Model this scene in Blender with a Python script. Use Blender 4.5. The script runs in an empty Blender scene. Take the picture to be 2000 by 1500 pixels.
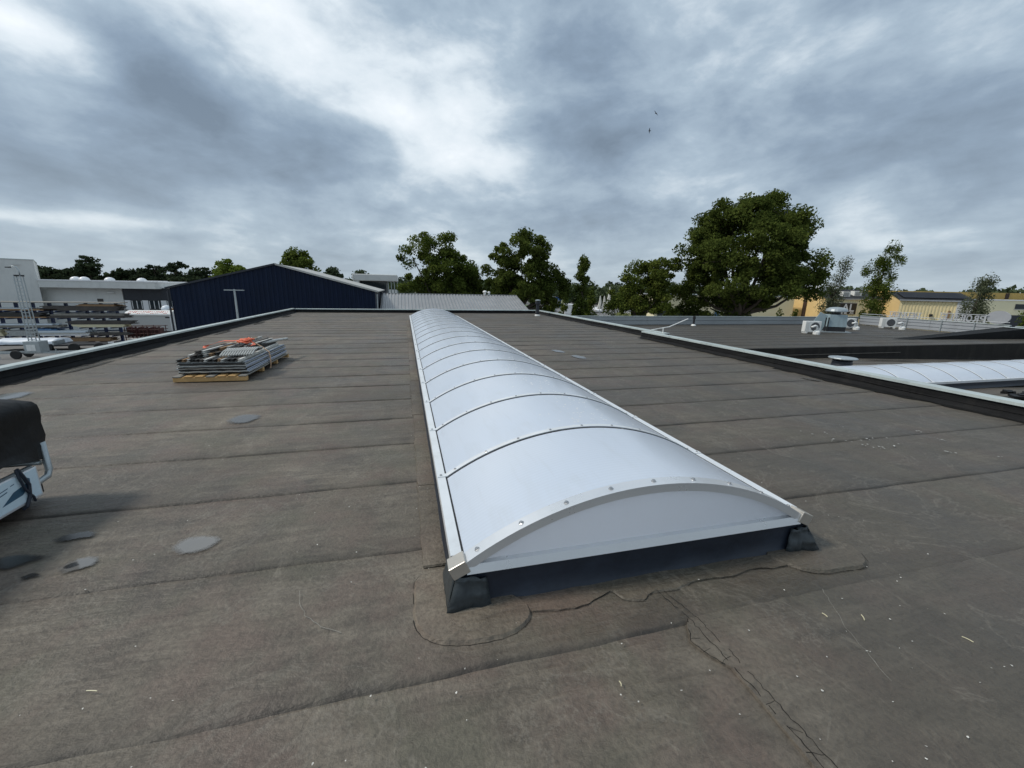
import bpy, bmesh, math, random
import numpy as np
from mathutils import Vector, Matrix, Quaternion
random.seed(7)
RNG = np.random.default_rng(11)
SC = bpy.context.scene
COL = SC.collection
PI = math.pi
R = math.radians

# ------------------------------------------------------------------ camera
CAM_H = 1.66
yaw, pitch, roll = R(14.63), R(-13.2), R(1.163)
cy, sy, cp, sp = math.cos(yaw), math.sin(yaw), math.cos(pitch), math.sin(pitch)
fw = Vector((sy*cp, cy*cp, sp)); r0 = Vector((cy, -sy, 0)); u0 = r0.cross(fw)
rr = r0*math.cos(roll)+u0*math.sin(roll); uu = u0*math.cos(roll)-r0*math.sin(roll)
cd = bpy.data.cameras.new('camera'); cam = bpy.data.objects.new('camera', cd); COL.objects.link(cam)
cd.sensor_fit = 'HORIZONTAL'; cd.sensor_width = 36; cd.lens = 36*798.8/2000
cd.clip_start = 0.05; cd.clip_end = 3000
m = Matrix((( rr.x, uu.x, -fw.x, 0), (rr.y, uu.y, -fw.y, 0), (rr.z, uu.z, -fw.z, CAM_H), (0, 0, 0, 1)))
cam.matrix_world = m
SC.camera = cam

# ------------------------------------------------------------------ sky
SUN_HEAD, SUN_EL = R(-79), R(48)
SUN = Vector((math.sin(SUN_HEAD)*math.cos(SUN_EL), math.cos(SUN_HEAD)*math.cos(SUN_EL), math.sin(SUN_EL)))
W = bpy.data.worlds.new('World'); SC.world = W; W.use_nodes = True
nt = W.node_tree; N = nt.nodes; L = nt.links; N.clear()
def nd(t, **k):
    n = N.new(t)
    for a, b in k.items(): setattr(n, a, b)
    return n
def wmath(op, a, b=None, c=None):
    n = N.new('ShaderNodeMath'); n.operation = op
    for i, v in enumerate((a, b, c)):
        if v is None: continue
        if hasattr(v, 'is_output') or hasattr(v, 'links'): L.new(v, n.inputs[i])
        else: n.inputs[i].default_value = v
    return n.outputs[0]
tc = nd('ShaderNodeTexCoord'); sep = nd('ShaderNodeSeparateXYZ'); L.new(tc.outputs['Generated'], sep.inputs[0])
dz = wmath('MAXIMUM', sep.outputs[2], 0.0)
den = wmath('ADD', dz, 0.13)
px = wmath('DIVIDE', sep.outputs[0], den); py = wmath('DIVIDE', sep.outputs[1], den)
comb = nd('ShaderNodeCombineXYZ'); L.new(px, comb.inputs[0]); L.new(py, comb.inputs[1])
def wnoise(scale, detail, rough, dist, rot=0.0, sc=(1, 1, 1), off=(0, 0, 0)):
    mp = nd('ShaderNodeMapping'); mp.inputs['Rotation'].default_value = (0, 0, rot); mp.inputs['Scale'].default_value = sc
    mp.inputs['Location'].default_value = off
    L.new(comb.outputs[0], mp.inputs[0])
    n = nd('ShaderNodeTexNoise'); n.inputs['Scale'].default_value = scale; n.inputs['Detail'].default_value = detail
    n.inputs['Roughness'].default_value = rough; n.inputs['Distortion'].default_value = dist
    L.new(mp.outputs[0], n.inputs['Vector']); return n.outputs[0]
nA = wnoise(0.8, 5, .48, .45, R(35), (1, .62, 1), (3.1, 1.7, 0))
nB = wnoise(2.2, 7, .55, .35, R(-20), (1, .75, 1), (0.4, 5.2, 0))
mps = nd('ShaderNodeMapping'); mps.inputs['Scale'].default_value = (1, 1, 1.9); mps.inputs['Rotation'].default_value = (.3, .2, .4); L.new(tc.outputs['Generated'], mps.inputs[0])
def snoise(scale, detail, rough, dist):
    n = nd('ShaderNodeTexNoise'); n.inputs['Scale'].default_value = scale; n.inputs['Detail'].default_value = detail
    n.inputs['Roughness'].default_value = rough; n.inputs['Distortion'].default_value = dist
    L.new(mps.outputs[0], n.inputs['Vector']); return n.outputs[0]
nC = snoise(3.9, 8, .55, .2); nD = snoise(12.0, 6, .6, .3)
def blob(cx, cyy, rx, ry, rot=0.0):
    mp = nd('ShaderNodeMapping', vector_type='TEXTURE'); mp.inputs['Location'].default_value = (cx, cyy, 0)
    mp.inputs['Rotation'].default_value = (0, 0, rot); mp.inputs['Scale'].default_value = (rx, ry, 1); L.new(comb.outputs[0], mp.inputs[0])
    dt = nd('ShaderNodeVectorMath', operation='DOT_PRODUCT'); L.new(mp.outputs[0], dt.inputs[0]); L.new(mp.outputs[0], dt.inputs[1])
    return wmath('POWER', .36788, dt.outputs['Value'])
SKY_BLOBS = [  # centre, radii and turn on the cloud ceiling, brightness change
    (-.14, 1.80, .80, .42, R(42), .52), (.45, 2.4, .55, .26, R(42), .32), (-.83, 2.08, .42, .17, R(95), -.50), (-.8, 2.75, .85, .42, R(150), -.42), (-1.75, 2.75, .8, .55, R(110), -.34), (.1, 3.5, .9, .45, R(0), -.30),
    (-1.06, 1.74, .24, .13, R(60), .45), (-2.4, 3.75, 1.0, .24, R(25), .42), (.62, 1.42, .30, .20, R(30), -.18), (.95, 1.95, .28, .55, R(-35), -.30), (1.45, 3.1, .7, .5, R(30), -.22), (1.05, 1.15, .4, .25, R(-30), -.24), (2.3, 1.7, .7, .5, R(140), -.30)]
t = wmath('ADD', wmath('MULTIPLY', wmath('SUBTRACT', nA, 0.5), .7), wmath('MULTIPLY', wmath('SUBTRACT', nB, 0.5), .55))
t = wmath('ADD', t, wmath('MULTIPLY', wmath('SUBTRACT', nC, 0.5), 1.5))
t = wmath('ADD', t, 0.42)
for (bx_, by_, rx_, ry_, ro_, amp_) in SKY_BLOBS:
    t = wmath('ADD', t, wmath('MULTIPLY', blob(bx_, by_, rx_, ry_, ro_), amp_))
t = wmath('ADD', wmath('MULTIPLY', t, .70), .135)
t = wmath('ADD', t, wmath('MULTIPLY', wmath('SUBTRACT', nD, 0.5), .30))
ramp = nd('ShaderNodeValToRGB'); L.new(t, ramp.inputs[0])
cr = ramp.color_ramp
cr.elements[0].position = 0.0; cr.elements[0].color = (.140, .188, .250, 1)
cr.elements[1].position = 1.0; cr.elements[1].color = (.88, .91, .94, 1)
for p_, c_ in ((.24, (.215, .285, .372, 1)), (.45, (.340, .425, .510, 1)), (.66, (.62, .69, .745, 1))):
    e = cr.elements.new(p_); e.color = c_
# low clouds merge into a pale band towards the horizon
hz = wmath('POWER', 2.7183, wmath('MULTIPLY', dz, -7.0))
mixh = nd('ShaderNodeMix', data_type='RGBA'); L.new(wmath('MULTIPLY', hz, .62), mixh.inputs[0])
L.new(ramp.outputs[0], mixh.inputs[6]); mixh.inputs[7].default_value = (.40, .46, .50, 1)
sky = nd('ShaderNodeTexSky', sky_type='NISHITA'); sky.sun_disc = False
sky.sun_elevation = SUN_EL; sky.sun_rotation = SUN_HEAD; sky.altitude = 0
bgs = nd('ShaderNodeBackground'); L.new(sky.outputs[0], bgs.inputs[0]); bgs.inputs[1].default_value = 0.06
bgc = nd('ShaderNodeBackground'); L.new(mixh.outputs[2], bgc.inputs[0]); bgc.inputs[1].default_value = 1.0
mx = nd('ShaderNodeMixShader'); mx.inputs[0].default_value = .93
L.new(bgs.outputs[0], mx.inputs[1]); L.new(bgc.outputs[0], mx.inputs[2])
wo = nd('ShaderNodeOutputWorld'); L.new(mx.outputs[0], wo.inputs[0])

# ------------------------------------------------------------------ sun, exposure
sl = bpy.data.lights.new('sun', 'SUN'); sl.energy = 1.7; sl.angle = R(9); sl.color = (1, .94, .85)
so = bpy.data.objects.new('sun', sl); COL.objects.link(so); so.location = (0, 0, 30)
so.rotation_euler = (-SUN).to_track_quat('-Z', 'Y').to_euler()
SC.view_settings.view_transform = 'Standard'; SC.view_settings.look = 'None'
SC.view_settings.exposure = 0.36; SC.view_settings.gamma = 1.0; SC.view_settings.use_curve_mapping = False
SC.render.engine = 'CYCLES'
SC.cycles.max_bounces = 4; SC.cycles.diffuse_bounces = 2; SC.cycles.glossy_bounces = 2; SC.cycles.transmission_bounces = 2; SC.cycles.transparent_max_bounces = 4

# ------------------------------------------------------------------ materials
MATS = {}
class NT:
    def __init__(s, name):
        s.m = bpy.data.materials.new(name); s.m.use_nodes = True
        s.n = s.m.node_tree.nodes; s.l = s.m.node_tree.links; s.n.clear()
        s.out = s.n.new('ShaderNodeOutputMaterial'); s.b = s.n.new('ShaderNodeBsdfPrincipled')
        s.l.new(s.b.outputs[0], s.out.inputs[0]); MATS[name] = s.m
    def new(s, t, **k):
        n = s.n.new(t)
        for a, b in k.items(): setattr(n, a, b)
        return n
    def setin(s, n, i, v):
        if hasattr(v, 'links'): s.l.new(v, n.inputs[i])
        else: n.inputs[i].default_value = v
    def math(s, op, a, b=None, c=None):
        n = s.new('ShaderNodeMath', operation=op)
        for i, v in enumerate((a, b, c)):
            if v is not None: s.setin(n, i, v)
        return n.outputs[0]
    def mapping(s, src, sc=(1, 1, 1), rot=(0, 0, 0), loc=(0, 0, 0)):
        n = s.new('ShaderNodeMapping'); n.inputs['Scale'].default_value = sc; n.inputs['Rotation'].default_value = rot; n.inputs['Location'].default_value = loc
        s.l.new(src, n.inputs[0]); return n.outputs[0]
    def noise(s, vec, scale, detail=4, rough=.5, dist=0.0):
        n = s.new('ShaderNodeTexNoise'); n.inputs['Scale'].default_value = scale; n.inputs['Detail'].default_value = detail
        n.inputs['Roughness'].default_value = rough; n.inputs['Distortion'].default_value = dist
        s.l.new(vec, n.inputs['Vector']); return n.outputs[0]
    def mix(s, f, a, b, blend='MIX'):
        n = s.new('ShaderNodeMix', data_type='RGBA', blend_type=blend)
        s.setin(n, 0, f); s.setin(n, 6, a); s.setin(n, 7, b); return n.outputs[2]
    def ramp(s, f, pts, interp='LINEAR'):
        n = s.new('ShaderNodeValToRGB'); s.l.new(f, n.inputs[0]); c = n.color_ramp; c.interpolation = interp
        c.elements[0].position = pts[0][0]; c.elements[0].color = pts[0][1]
        c.elements[1].position = pts[-1][0]; c.elements[1].color = pts[-1][1]
        for p, q in pts[1:-1]:
            e = c.elements.new(p); e.color = q
        return n.outputs[0]
    def bump(s, h, strength=.3, dist=.01):
        n = s.new('ShaderNodeBump'); n.inputs['Strength'].default_value = strength; n.inputs['Distance'].default_value = dist
        s.l.new(h, n.inputs['Height']); s.l.new(n.outputs[0], s.b.inputs['Normal'])
def g(v): return (v, v, v, 1)
def c4(c): return (c[0], c[1], c[2], 1)
def simple(name, col, rough=.5, metal=0.0, var=.25, scale=3.0, bump=0.0, spec=.5, fine=40.0, dirt=None):
    s = NT(name); tc = s.new('ShaderNodeTexCoord').outputs['Object']
    n1 = s.noise(tc, scale, 6, .6, .3); n2 = s.noise(tc, fine, 3, .5)
    f = s.math('ADD', s.math('MULTIPLY', n1, .75), s.math('MULTIPLY', n2, .25))
    lo = c4([x*(1-var) for x in col]); hi = c4([min(1, x*(1+var)) for x in col])
    cc = s.ramp(f, [(.3, lo), (.7, hi)])
    if dirt:
        n3 = s.noise(s.mapping(tc, (1, 1, .25)), scale*1.7, 6, .65)
        cc = s.mix(s.ramp(n3, [(.52, g(0)), (.72, g(.7))]), cc, c4(dirt))
    s.l.new(cc, s.b.inputs['Base Color'])
    s.b.inputs['Metallic'].default_value = metal; s.b.inputs['Specular IOR Level'].default_value = spec
    rn = s.math('ADD', s.math('MULTIPLY', s.math('SUBTRACT', n1, .5), .25), rough)
    s.l.new(rn, s.b.inputs['Roughness'])
    if bump: s.bump(n2, bump, .01)
    return s.m

def membrane(name, tint=(1, 1, 1), k=1.0):
    s = NT(name); pos = s.new('ShaderNodeNewGeometry').outputs['Position']
    big = s.noise(s.mapping(pos, (1, .8, 1)), .75, 5, .62, .5)
    mid = s.noise(s.mapping(pos, (1, .55, 1), (0, 0, .5)), 3.3, 5, .62, .6)
    streak = s.noise(s.mapping(pos, (.35, 2.4, 1), (0, 0, -.32)), 4.5, 4, .65, .8)
    fine = s.noise(pos, 45, 3, .6); grit = s.noise(pos, 240, 2, .5)
    crump = s.noise(s.mapping(pos, (.8, 1.5, 1), (0, 0, -.3)), 13, 4, .72, .7)
    def T(r, gg, b): return (r*tint[0]*k, gg*tint[1]*k, b*tint[2]*k, 1)
    f = s.math('ADD', s.math('MULTIPLY', big, .34), s.math('ADD', s.math('MULTIPLY', mid, .22), s.math('ADD', s.math('MULTIPLY', streak, .27), s.math('MULTIPLY', crump, .15))))
    base = s.ramp(f, [(.36, T(.050, .043, .036)), (.445, T(.110, .096, .081)), (.52, T(.178, .158, .133)), (.62, T(.27, .244, .208))])
    hue = s.noise(pos, 1.9, 5, .6, .3)
    base = s.mix(s.ramp(hue, [(.47, g(0)), (.62, g(.7))]), base, T(.160, .122, .106))
    hue2 = s.noise(s.mapping(pos, loc=(9, 4, 0)), 1.3, 5, .6, .3)
    base = s.mix(s.ramp(hue2, [(.5, g(0)), (.66, g(.6))]), base, T(.118, .118, .090))
    mac = s.noise(s.mapping(pos, (.5, .7, 1), loc=(1.3, 6, 0)), .55, 3, .5)
    base = s.mix(s.ramp(mac, [(.45, g(0)), (.62, g(.5))]), base, T(.080, .074, .064))
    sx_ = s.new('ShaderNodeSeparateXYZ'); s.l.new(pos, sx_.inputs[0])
    dark_x = s.math('ADD', s.math('MULTIPLY', sx_.outputs[0], .16), s.math('MULTIPLY', s.math('SUBTRACT', mac, .5), 1.6))
    base = s.mix(s.ramp(dark_x, [(.02, g(0)), (.42, g(.46))]), base, T(.072, .067, .058))   # darker towards +X, edge broken up by noise
    # tide marks left by dried puddles
    tide = s.noise(s.mapping(pos, loc=(2, 7, 0)), 1.1, 6, .68, .9)
    tm = s.ramp(tide, [(.535, g(0)), (.55, g(.40)), (.56, g(.05)), (.60, g(0))])
    base = s.mix(tm, base, T(.24, .225, .20))
    sc = s.noise(s.mapping(pos, (1, .3, 1), (0, 0, .7), (4, 1, 0)), 6, 5, .75, 1.6)
    base = s.mix(s.ramp(sc, [(.60, g(0)), (.70, g(.42))]), base, T(.25, .235, .205))
    base = s.mix(s.ramp(fine, [(.35, g(.34)), (.55, g(0))]), base, T(.05, .044, .038))
    base = s.mix(s.ramp(grit, [(.58, g(0)), (.75, g(.35))]), base, T(.22, .21, .19))
    # dirt held back along the lap
    uv = s.new('ShaderNodeUVMap', uv_map='lap').outputs[0]
    sp_ = s.new('ShaderNodeSeparateXYZ'); s.l.new(uv, sp_.inputs[0])
    v = s.math('ADD', sp_.outputs[1], s.math('MULTIPLY', s.math('SUBTRACT', mid, .5), .07))
    lapn = s.noise(s.mapping(pos, (1, .4, 1), loc=(5, 2, 0)), 1.6, 5, .6)
    lap = s.math('MULTIPLY', s.ramp(v, [(0.0, g(.95)), (.010, g(.80)), (.024, g(.46)), (.09, g(.24)), (.26, g(0))]), s.ramp(lapn, [(.34, g(.3)), (.58, g(1))]))
    base = s.mix(lap, base, T(.034, .030, .026))
    s.l.new(base, s.b.inputs['Base Color'])
    ro = s.ramp(big, [(.35, g(.50)), (.7, g(.78))]); s.l.new(ro, s.b.inputs['Roughness'])
    s.b.inputs['Specular IOR Level'].default_value = .5
    h = s.math('ADD', s.math('ADD', s.math('MULTIPLY', fine, 1.0), s.math('ADD', s.math('MULTIPLY', streak, 2.0), s.math('MULTIPLY', crump, 1.6))), 0.0)
    s.bump(h, .62, .010)
    return s.m
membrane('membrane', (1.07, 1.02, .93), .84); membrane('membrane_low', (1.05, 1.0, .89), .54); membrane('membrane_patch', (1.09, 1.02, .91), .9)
simple('black_bitumen', (.009, .009, .0095), .72, var=.5, scale=2.5, bump=.5, fine=60, dirt=(.022, .021, .019), spec=.2)
simple('dark_felt', (.022, .020, .018), .75, var=.5, scale=1.5, bump=.5, fine=40, dirt=(.045, .040, .034), spec=.2)
simple('felt_edge', (.16, .145, .125), .8, var=.3)
simple('tar_edge', (.010, .0095, .009), .7, spec=.2, var=.5, scale=5, bump=.6, fine=80)
simple('epdm', (.019, .025, .037), .45, spec=.35, var=.3, scale=4, bump=.15, fine=30)
simple('flap_rubber', (.034, .042, .046), .42, var=.3, scale=6, bump=.2, fine=40)
simple('cap_aluminium', (.52, .575, .555), .42, .3, var=.14, scale=1.6, dirt=(.30, .32, .30))
simple('aluminium', (.78, .79, .80), .3, .55, var=.05, scale=2, fine=90)
simple('frame_white', (.80, .82, .83), .32, .25, var=.05, scale=2, dirt=(.66, .67, .66))
simple('corner_alu', (.56, .52, .46), .33, .55, var=.08, scale=6)
simple('gasket', (.012, .012, .015), .6, var=.2)
simple('screw', (.45, .45, .45), .3, .9, var=.1)
simple('dropping', (.88, .88, .86), .8, var=.15, scale=30)
simple('chip', (.62, .60, .55), .8, var=.25, scale=30)
simple('old_dropping', (.46, .455, .43), .85, var=.25, scale=30)
simple('white_plastic', (.80, .80, .77), .4, var=.06, dirt=(.55, .54, .5))
simple('white_render', (.66, .66, .63), .8, var=.06, scale=.8, bump=.1, dirt=(.52, .52, .5))
simple('grey_render', (.60, .60, .575), .8, var=.06, scale=.6)
simple('dark_cladding', (.020, .024, .033), .45, var=.2, scale=.8)
simple('blue_sheet', (.004, .011, .032), .5, var=.25, scale=.7, spec=.22, dirt=(.010, .020, .046))
simple('silver_sheet', (.33, .33, .33), .42, .35, var=.12, scale=1.0, dirt=(.30, .295, .285))
simple('roof_sheet_pale', (.46, .45, .42), .55, .1, var=.12, scale=1.0)
simple('blue_steel', (.010, .030, .105), .45, var=.2)
simple('wood_fresh', (.52, .32, .13), .65, var=.22, scale=5, bump=.2, fine=25)
simple('wood_grey', (.24, .225, .195), .8, var=.3, scale=3, bump=.3)
simple('wood_dark', (.075, .066, .058), .8, var=.4, scale=3, bump=.3)
simple('wood_brown', (.28, .17, .085), .75, var=.25, scale=3)
simple('cream_pack', (.66, .60, .40), .5, var=.08, scale=1)
simple('blue_wrap', (.10, .22, .40), .4, var=.15, scale=2)
simple('pale_sheet', (.62, .69, .74), .35, var=.06, scale=1)
simple('white_tarp', (.66, .70, .75), .5, var=.08, scale=1.5, bump=.2)
simple('galvanised', (.42, .46, .47), .4, .55, var=.14, scale=4)
simple('tyre', (.018, .018, .018), .7, var=.2)
simple('rim_red', (.16, .035, .04), .5, var=.2)
simple('rust_steel', (.085, .030, .026), .6, var=.35, scale=4)
simple('red_paint', (.50, .085, .05), .5, var=.15)
simple('yellow_sheet', (.82, .69, .40), .55, var=.08, scale=.8)
simple('orange_sheet', (.82, .58, .26), .55, var=.08, scale=.8)
simple('pale_yellow', (.86, .78, .52), .7, var=.06, scale=.5)
simple('ochre_fascia', (.50, .34, .10), .6, var=.12, scale=.4)
simple('brown_panel', (.045, .024, .016), .6, var=.2)
simple('dark_roof', (.028, .029, .032), .7, spec=.2, var=.3, scale=1)
simple('solar', (.010, .011, .016), .55, var=.3, scale=.6, spec=.15)
simple('grey_cladding', (.43, .45, .47), .4, .3, var=.07, scale=.7, dirt=(.34, .35, .36))
simple('grey_dark_cladding', (.36, .38, .39), .42, .3, var=.1, scale=.6, dirt=(.28, .295, .30))
simple('hvac_blue', (.33, .42, .45), .4, .1, var=.1, scale=2, dirt=(.25, .3, .32))
simple('black_metal', (.015, .015, .017), .5, var=.2)
simple('letter_grey', (.36, .37, .39), .45, .1, var=.06)
simple('sign_black', (.012, .014, .018), .4, var=.2)
simple('sign_white', (.82, .82, .82), .45, var=.04)
simple('sign_blue', (.035, .10, .16), .35, var=.2, scale=12)
simple('sign_sky', (.58, .70, .76), .35, var=.08, scale=6)
simple('tarp_black', (.008, .0082, .0085), .55, spec=.3, var=.4, scale=5, bump=.7, fine=18)
simple('orange_strap', (.78, .17, .085), .6, var=.15, scale=20)
simple('strap_pale', (.62, .40, .25), .7, var=.15, scale=20)
simple('poly_old_blue', (.42, .48, .60), .35, var=.1, scale=5)
simple('poly_old_grey', (.36, .37, .36), .5, var=.3, scale=8)
simple('profile_alu', (.50, .50, .47), .4, .4, var=.2, scale=6, dirt=(.2, .19, .17))
simple('profile_pale', (.66, .65, .60), .45, .2, var=.15, scale=6, dirt=(.4, .39, .35))
simple('profile_dark', (.028, .027, .025), .5, var=.4, scale=8)
simple('bark', (.075, .060, .045), .9, var=.4, scale=5, bump=.6)
simple('asphalt', (.17, .165, .158), .85, var=.2, scale=.25, fine=8)
simple('car_silver', (.42, .44, .46), .3, .5, var=.05)
simple('car_dark', (.03, .033, .04), .3, .2, var=.1)
simple('car_white', (.75, .75, .75), .3, var=.04)
simple('flag_green', (.50, .68, .50), .7, var=.1)
simple('flag_yellow', (.70, .70, .35), .7, var=.1)
simple('banner_blue', (.03, .14, .42), .6, var=.15)
simple('lawn', (.07, .12, .025), .9, var=.3, scale=.4)
simple('parasol_white', (.60, .60, .56), .8, var=.08)
simple('bird', (.02, .02, .022), .7)
simple('skylight_dome', (.82, .83, .84), .3, var=.04)
s = NT('opal'); tcn = s.new('ShaderNodeTexCoord').outputs['Object']
n1 = s.noise(tcn, .8, 4, .5); n2 = s.noise(s.mapping(tcn, (3, 1, 1)), 2.2, 6, .65, .4)
colr = s.ramp(n1, [(.3, (.77, .86, .985, 1)), (.7, (.83, .90, .995, 1))])
colr = s.mix(s.ramp(n2, [(.52, g(0)), (.74, g(.38))]), colr, (.68, .74, .80, 1))
n3_ = s.noise(s.mapping(tcn, (9, .8, 9)), 3.0, 5, .6); colr = s.mix(s.ramp(n3_, [(.56, g(0)), (.70, g(.15))]), colr, (.58, .61, .62, 1))
wr = s.new('ShaderNodeTexWave'); wr.inputs['Scale'].default_value = 9.8; wr.bands_direction = 'Y'; s.l.new(tcn, wr.inputs['Vector'])
colr = s.mix(s.math('MULTIPLY', wr.outputs[1], .16), colr, (.58, .64, .74, 1))
s.l.new(colr, s.b.inputs['Base Color']); s.b.inputs['Roughness'].default_value = .17; s.b.inputs['Specular IOR Level'].default_value = .6
tl = s.new('ShaderNodeBsdfTranslucent'); tl.inputs[0].default_value = (.95, .97, 1.0, 1)
ms = s.new('ShaderNodeMixShader'); ms.inputs[0].default_value = .34; s.l.new(s.b.outputs[0], ms.inputs[1]); s.l.new(tl.outputs[0], ms.inputs[2]); s.l.new(ms.outputs[0], s.out.inputs[0])
wv = s.new('ShaderNodeTexWave'); wv.inputs['Scale'].default_value = 16; wv.bands_direction = 'Y'; s.l.new(tcn, wv.inputs['Vector'])
s.bump(wv.outputs[1], .03, .002)
oe = MATS['opal'].copy(); oe.name = 'opal_end'; MATS['opal_end'] = oe
for n_ in oe.node_tree.nodes:
    if n_.type == 'MIX_SHADER': n_.inputs[0].default_value = .72
s = NT('glass_dark'); s.b.inputs['Base Color'].default_value = (.03, .04, .045, 1); s.b.inputs['Roughness'].default_value = .06
s = NT('puddle_water'); s.b.inputs['Base Color'].default_value = (.17, .166, .158, 1); s.b.inputs['Roughness'].default_value = .06; s.b.inputs['Specular IOR Level'].default_value = .9
tcn = s.new('ShaderNodeNewGeometry').outputs['Position']; s.bump(s.noise(tcn, 5, 2), .03, .01)
dp = s.new('ShaderNodeAttribute', attribute_name='depth').outputs['Fac']
al_ = s.ramp(s.math('ADD', dp, s.math('MULTIPLY', s.math('SUBTRACT', s.noise(tcn, 22, 5, .65), .5), .9)), [(.18, g(0)), (.72, g(.88))]); s.l.new(al_, s.b.inputs['Alpha'])
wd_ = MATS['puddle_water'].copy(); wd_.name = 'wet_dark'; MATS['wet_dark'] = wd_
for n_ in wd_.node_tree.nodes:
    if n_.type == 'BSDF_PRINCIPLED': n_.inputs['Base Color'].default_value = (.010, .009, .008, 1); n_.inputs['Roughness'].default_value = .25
def leafmat(name, dark, light, trans=.35):
    s = NT(name)
    at = s.new('ShaderNodeAttribute', attribute_name='tone').outputs['Fac']
    col = s.ramp(at, [(0, c4(dark)), (1, c4(light))])
    s.n.remove(s.b)
    d = s.new('ShaderNodeBsdfDiffuse'); t_ = s.new('ShaderNodeBsdfTranslucent')
    s.l.new(col, d.inputs[0]); s.l.new(col, t_.inputs[0])
    m1 = s.new('ShaderNodeMixShader'); m1.inputs[0].default_value = trans; s.l.new(d.outputs[0], m1.inputs[1]); s.l.new(t_.outputs[0], m1.inputs[2])
    s.l.new(m1.outputs[0], s.out.inputs[0]); return s.m
leafmat('leaf_oak', (.050, .076, .016), (.165, .205, .045), .42)
leafmat('leaf_dark', (.044, .066, .016), (.155, .190, .044), .42)
leafmat('leaf_lime', (.075, .115, .020), (.19, .24, .05))
leafmat('leaf_mid', (.055, .082, .016), (.175, .205, .045))
leafmat('leaf_pine', (.022, .034, .020), (.070, .090, .045), .1)
leafmat('leaf_birch', (.055, .072, .036), (.19, .21, .13))
leafmat('leaf_far', (.050, .070, .038), (.10, .125, .065), .1)
leafmat('leaf_pale', (.22, .25, .08), (.42, .44, .20))

# ------------------------------------------------------------------ mesh helpers
class MB:
    def __init__(s): s.v = []; s.f = []
    def add(s, vs, fs):
        o = len(s.v); s.v += [tuple(p) for p in vs]; s.f += [tuple(i+o for i in f) for f in fs]; return s
    def box(s, x0, x1, y0, y1, z0, z1, M=None):
        vs = [(x, y, z) for z in (z0, z1) for y in (y0, y1) for x in (x0, x1)]
        if M is not None: vs = [tuple(M @ Vector(p)) for p in vs]
        return s.add(vs, [(0, 2, 3, 1), (4, 5, 7, 6), (0, 1, 5, 4), (2, 6, 7, 3), (0, 4, 6, 2), (1, 3, 7, 5)])
    def bar(s, a, b, w, h, up=(0, 0, 1)):
        a, b = Vector(a), Vector(b); d = (b-a); ln = d.length; d.normalize(); up = Vector(up)
        x = d.cross(up); x = x.normalized() if x.length > 1e-5 else Vector((1, 0, 0)); z = x.cross(d)
        M = Matrix(((x.x, d.x, z.x, a.x), (x.y, d.y, z.y, a.y), (x.z, d.z, z.z, a.z), (0, 0, 0, 1)))
        return s.box(-w/2, w/2, 0, ln, -h/2, h/2, M)
    def tube(s, pts, rad, n=8, cap=True):
        pts = [Vector(p) for p in pts]
        if not hasattr(rad, '__len__'): rad = [rad]*len(pts)
        o = len(s.v); ref = None
        for i, p in enumerate(pts):
            d = (pts[min(i+1, len(pts)-1)]-pts[max(i-1, 0)]).normalized()
            if ref is None: ref = d.orthogonal().normalized()
            x = (ref-d*ref.dot(d)).normalized(); y = d.cross(x); ref = x
            for k in range(n):
                a = 2*PI*k/n; s.v.append(tuple(p+(x*math.cos(a)+y*math.sin(a))*rad[i]))
        for i in range(len(pts)-1):
            for k in range(n):
                a = o+i*n+k; b = o+i*n+(k+1) % n; s.f.append((a, b, b+n, a+n))
        if cap:
            s.f.append(tuple(o+k for k in reversed(range(n)))); s.f.append(tuple(o+(len(pts)-1)*n+k for k in range(n)))
        return s
    def lathe(s, prof, n=16, c=(0, 0, 0)):
        o = len(s.v)
        for r_, z in prof:
            for k in range(n):
                a = 2*PI*k/n; s.v.append((c[0]+r_*math.cos(a), c[1]+r_*math.sin(a), c[2]+z))
        for i in range(len(prof)-1):
            for k in range(n):
                a = o+i*n+k; b = o+i*n+(k+1) % n; s.f.append((a, b, b+n, a+n))
        s.f.append(tuple(o+k for k in reversed(range(n)))); s.f.append(tuple(o+(len(prof)-1)*n+k for k in range(n)))
        return s
    def prism(s, poly, z0, z1, inset=0.0):
        n = len(poly); c = (sum(p[0] for p in poly)/n, sum(p[1] for p in poly)/n)
        o = len(s.v)
        for p in poly: s.v.append((p[0], p[1], z0))
        for p in poly:
            dx, dy = c[0]-p[0], c[1]-p[1]; d = max(math.hypot(dx, dy), 1e-6); s.v.append((p[0]+dx/d*inset, p[1]+dy/d*inset, z1))
        s.f.append(tuple(o+n+k for k in range(n)))
        for k in range(n): s.f.append((o+k, o+(k+1) % n, o+n+(k+1) % n, o+n+k))
        return s
    def mesh(s, name, mat, smooth=False):
        me = bpy.data.meshes.new(name); me.from_pydata(s.v, [], s.f); me.materials.append(MATS[mat])
        bm = bmesh.new(); bm.from_mesh(me); bmesh.ops.recalc_face_normals(bm, faces=bm.faces); bm.to_mesh(me); bm.free()
        if smooth: me.shade_smooth()
        me.update(); return me
    def build(s, name, mat, parent=None, smooth=False, bevel=0.0):
        me = s.mesh(name, mat, smooth); o = bpy.data.objects.new(name, me); COL.objects.link(o)
        if parent: o.parent = parent
        if bevel:
            b = o.modifiers.new('bevel', 'BEVEL'); b.width = bevel; b.segments = 2; b.limit_method = 'ANGLE'
        return o
def tag(o, label=None, cat=None, group=None, kind=None):
    if label: o['label'] = label
    if cat: o['category'] = cat
    if group: o['group'] = group
    if kind: o['kind'] = kind
    return o
def thing(name, label, cat, loc=(0, 0, 0), rz=0.0, group=None):
    o = bpy.data.objects.new(name, None); COL.objects.link(o); o.location = loc; o.rotation_euler = (0, 0, rz)
    o.empty_display_size = .2
    return tag(o, label, cat, group)
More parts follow.
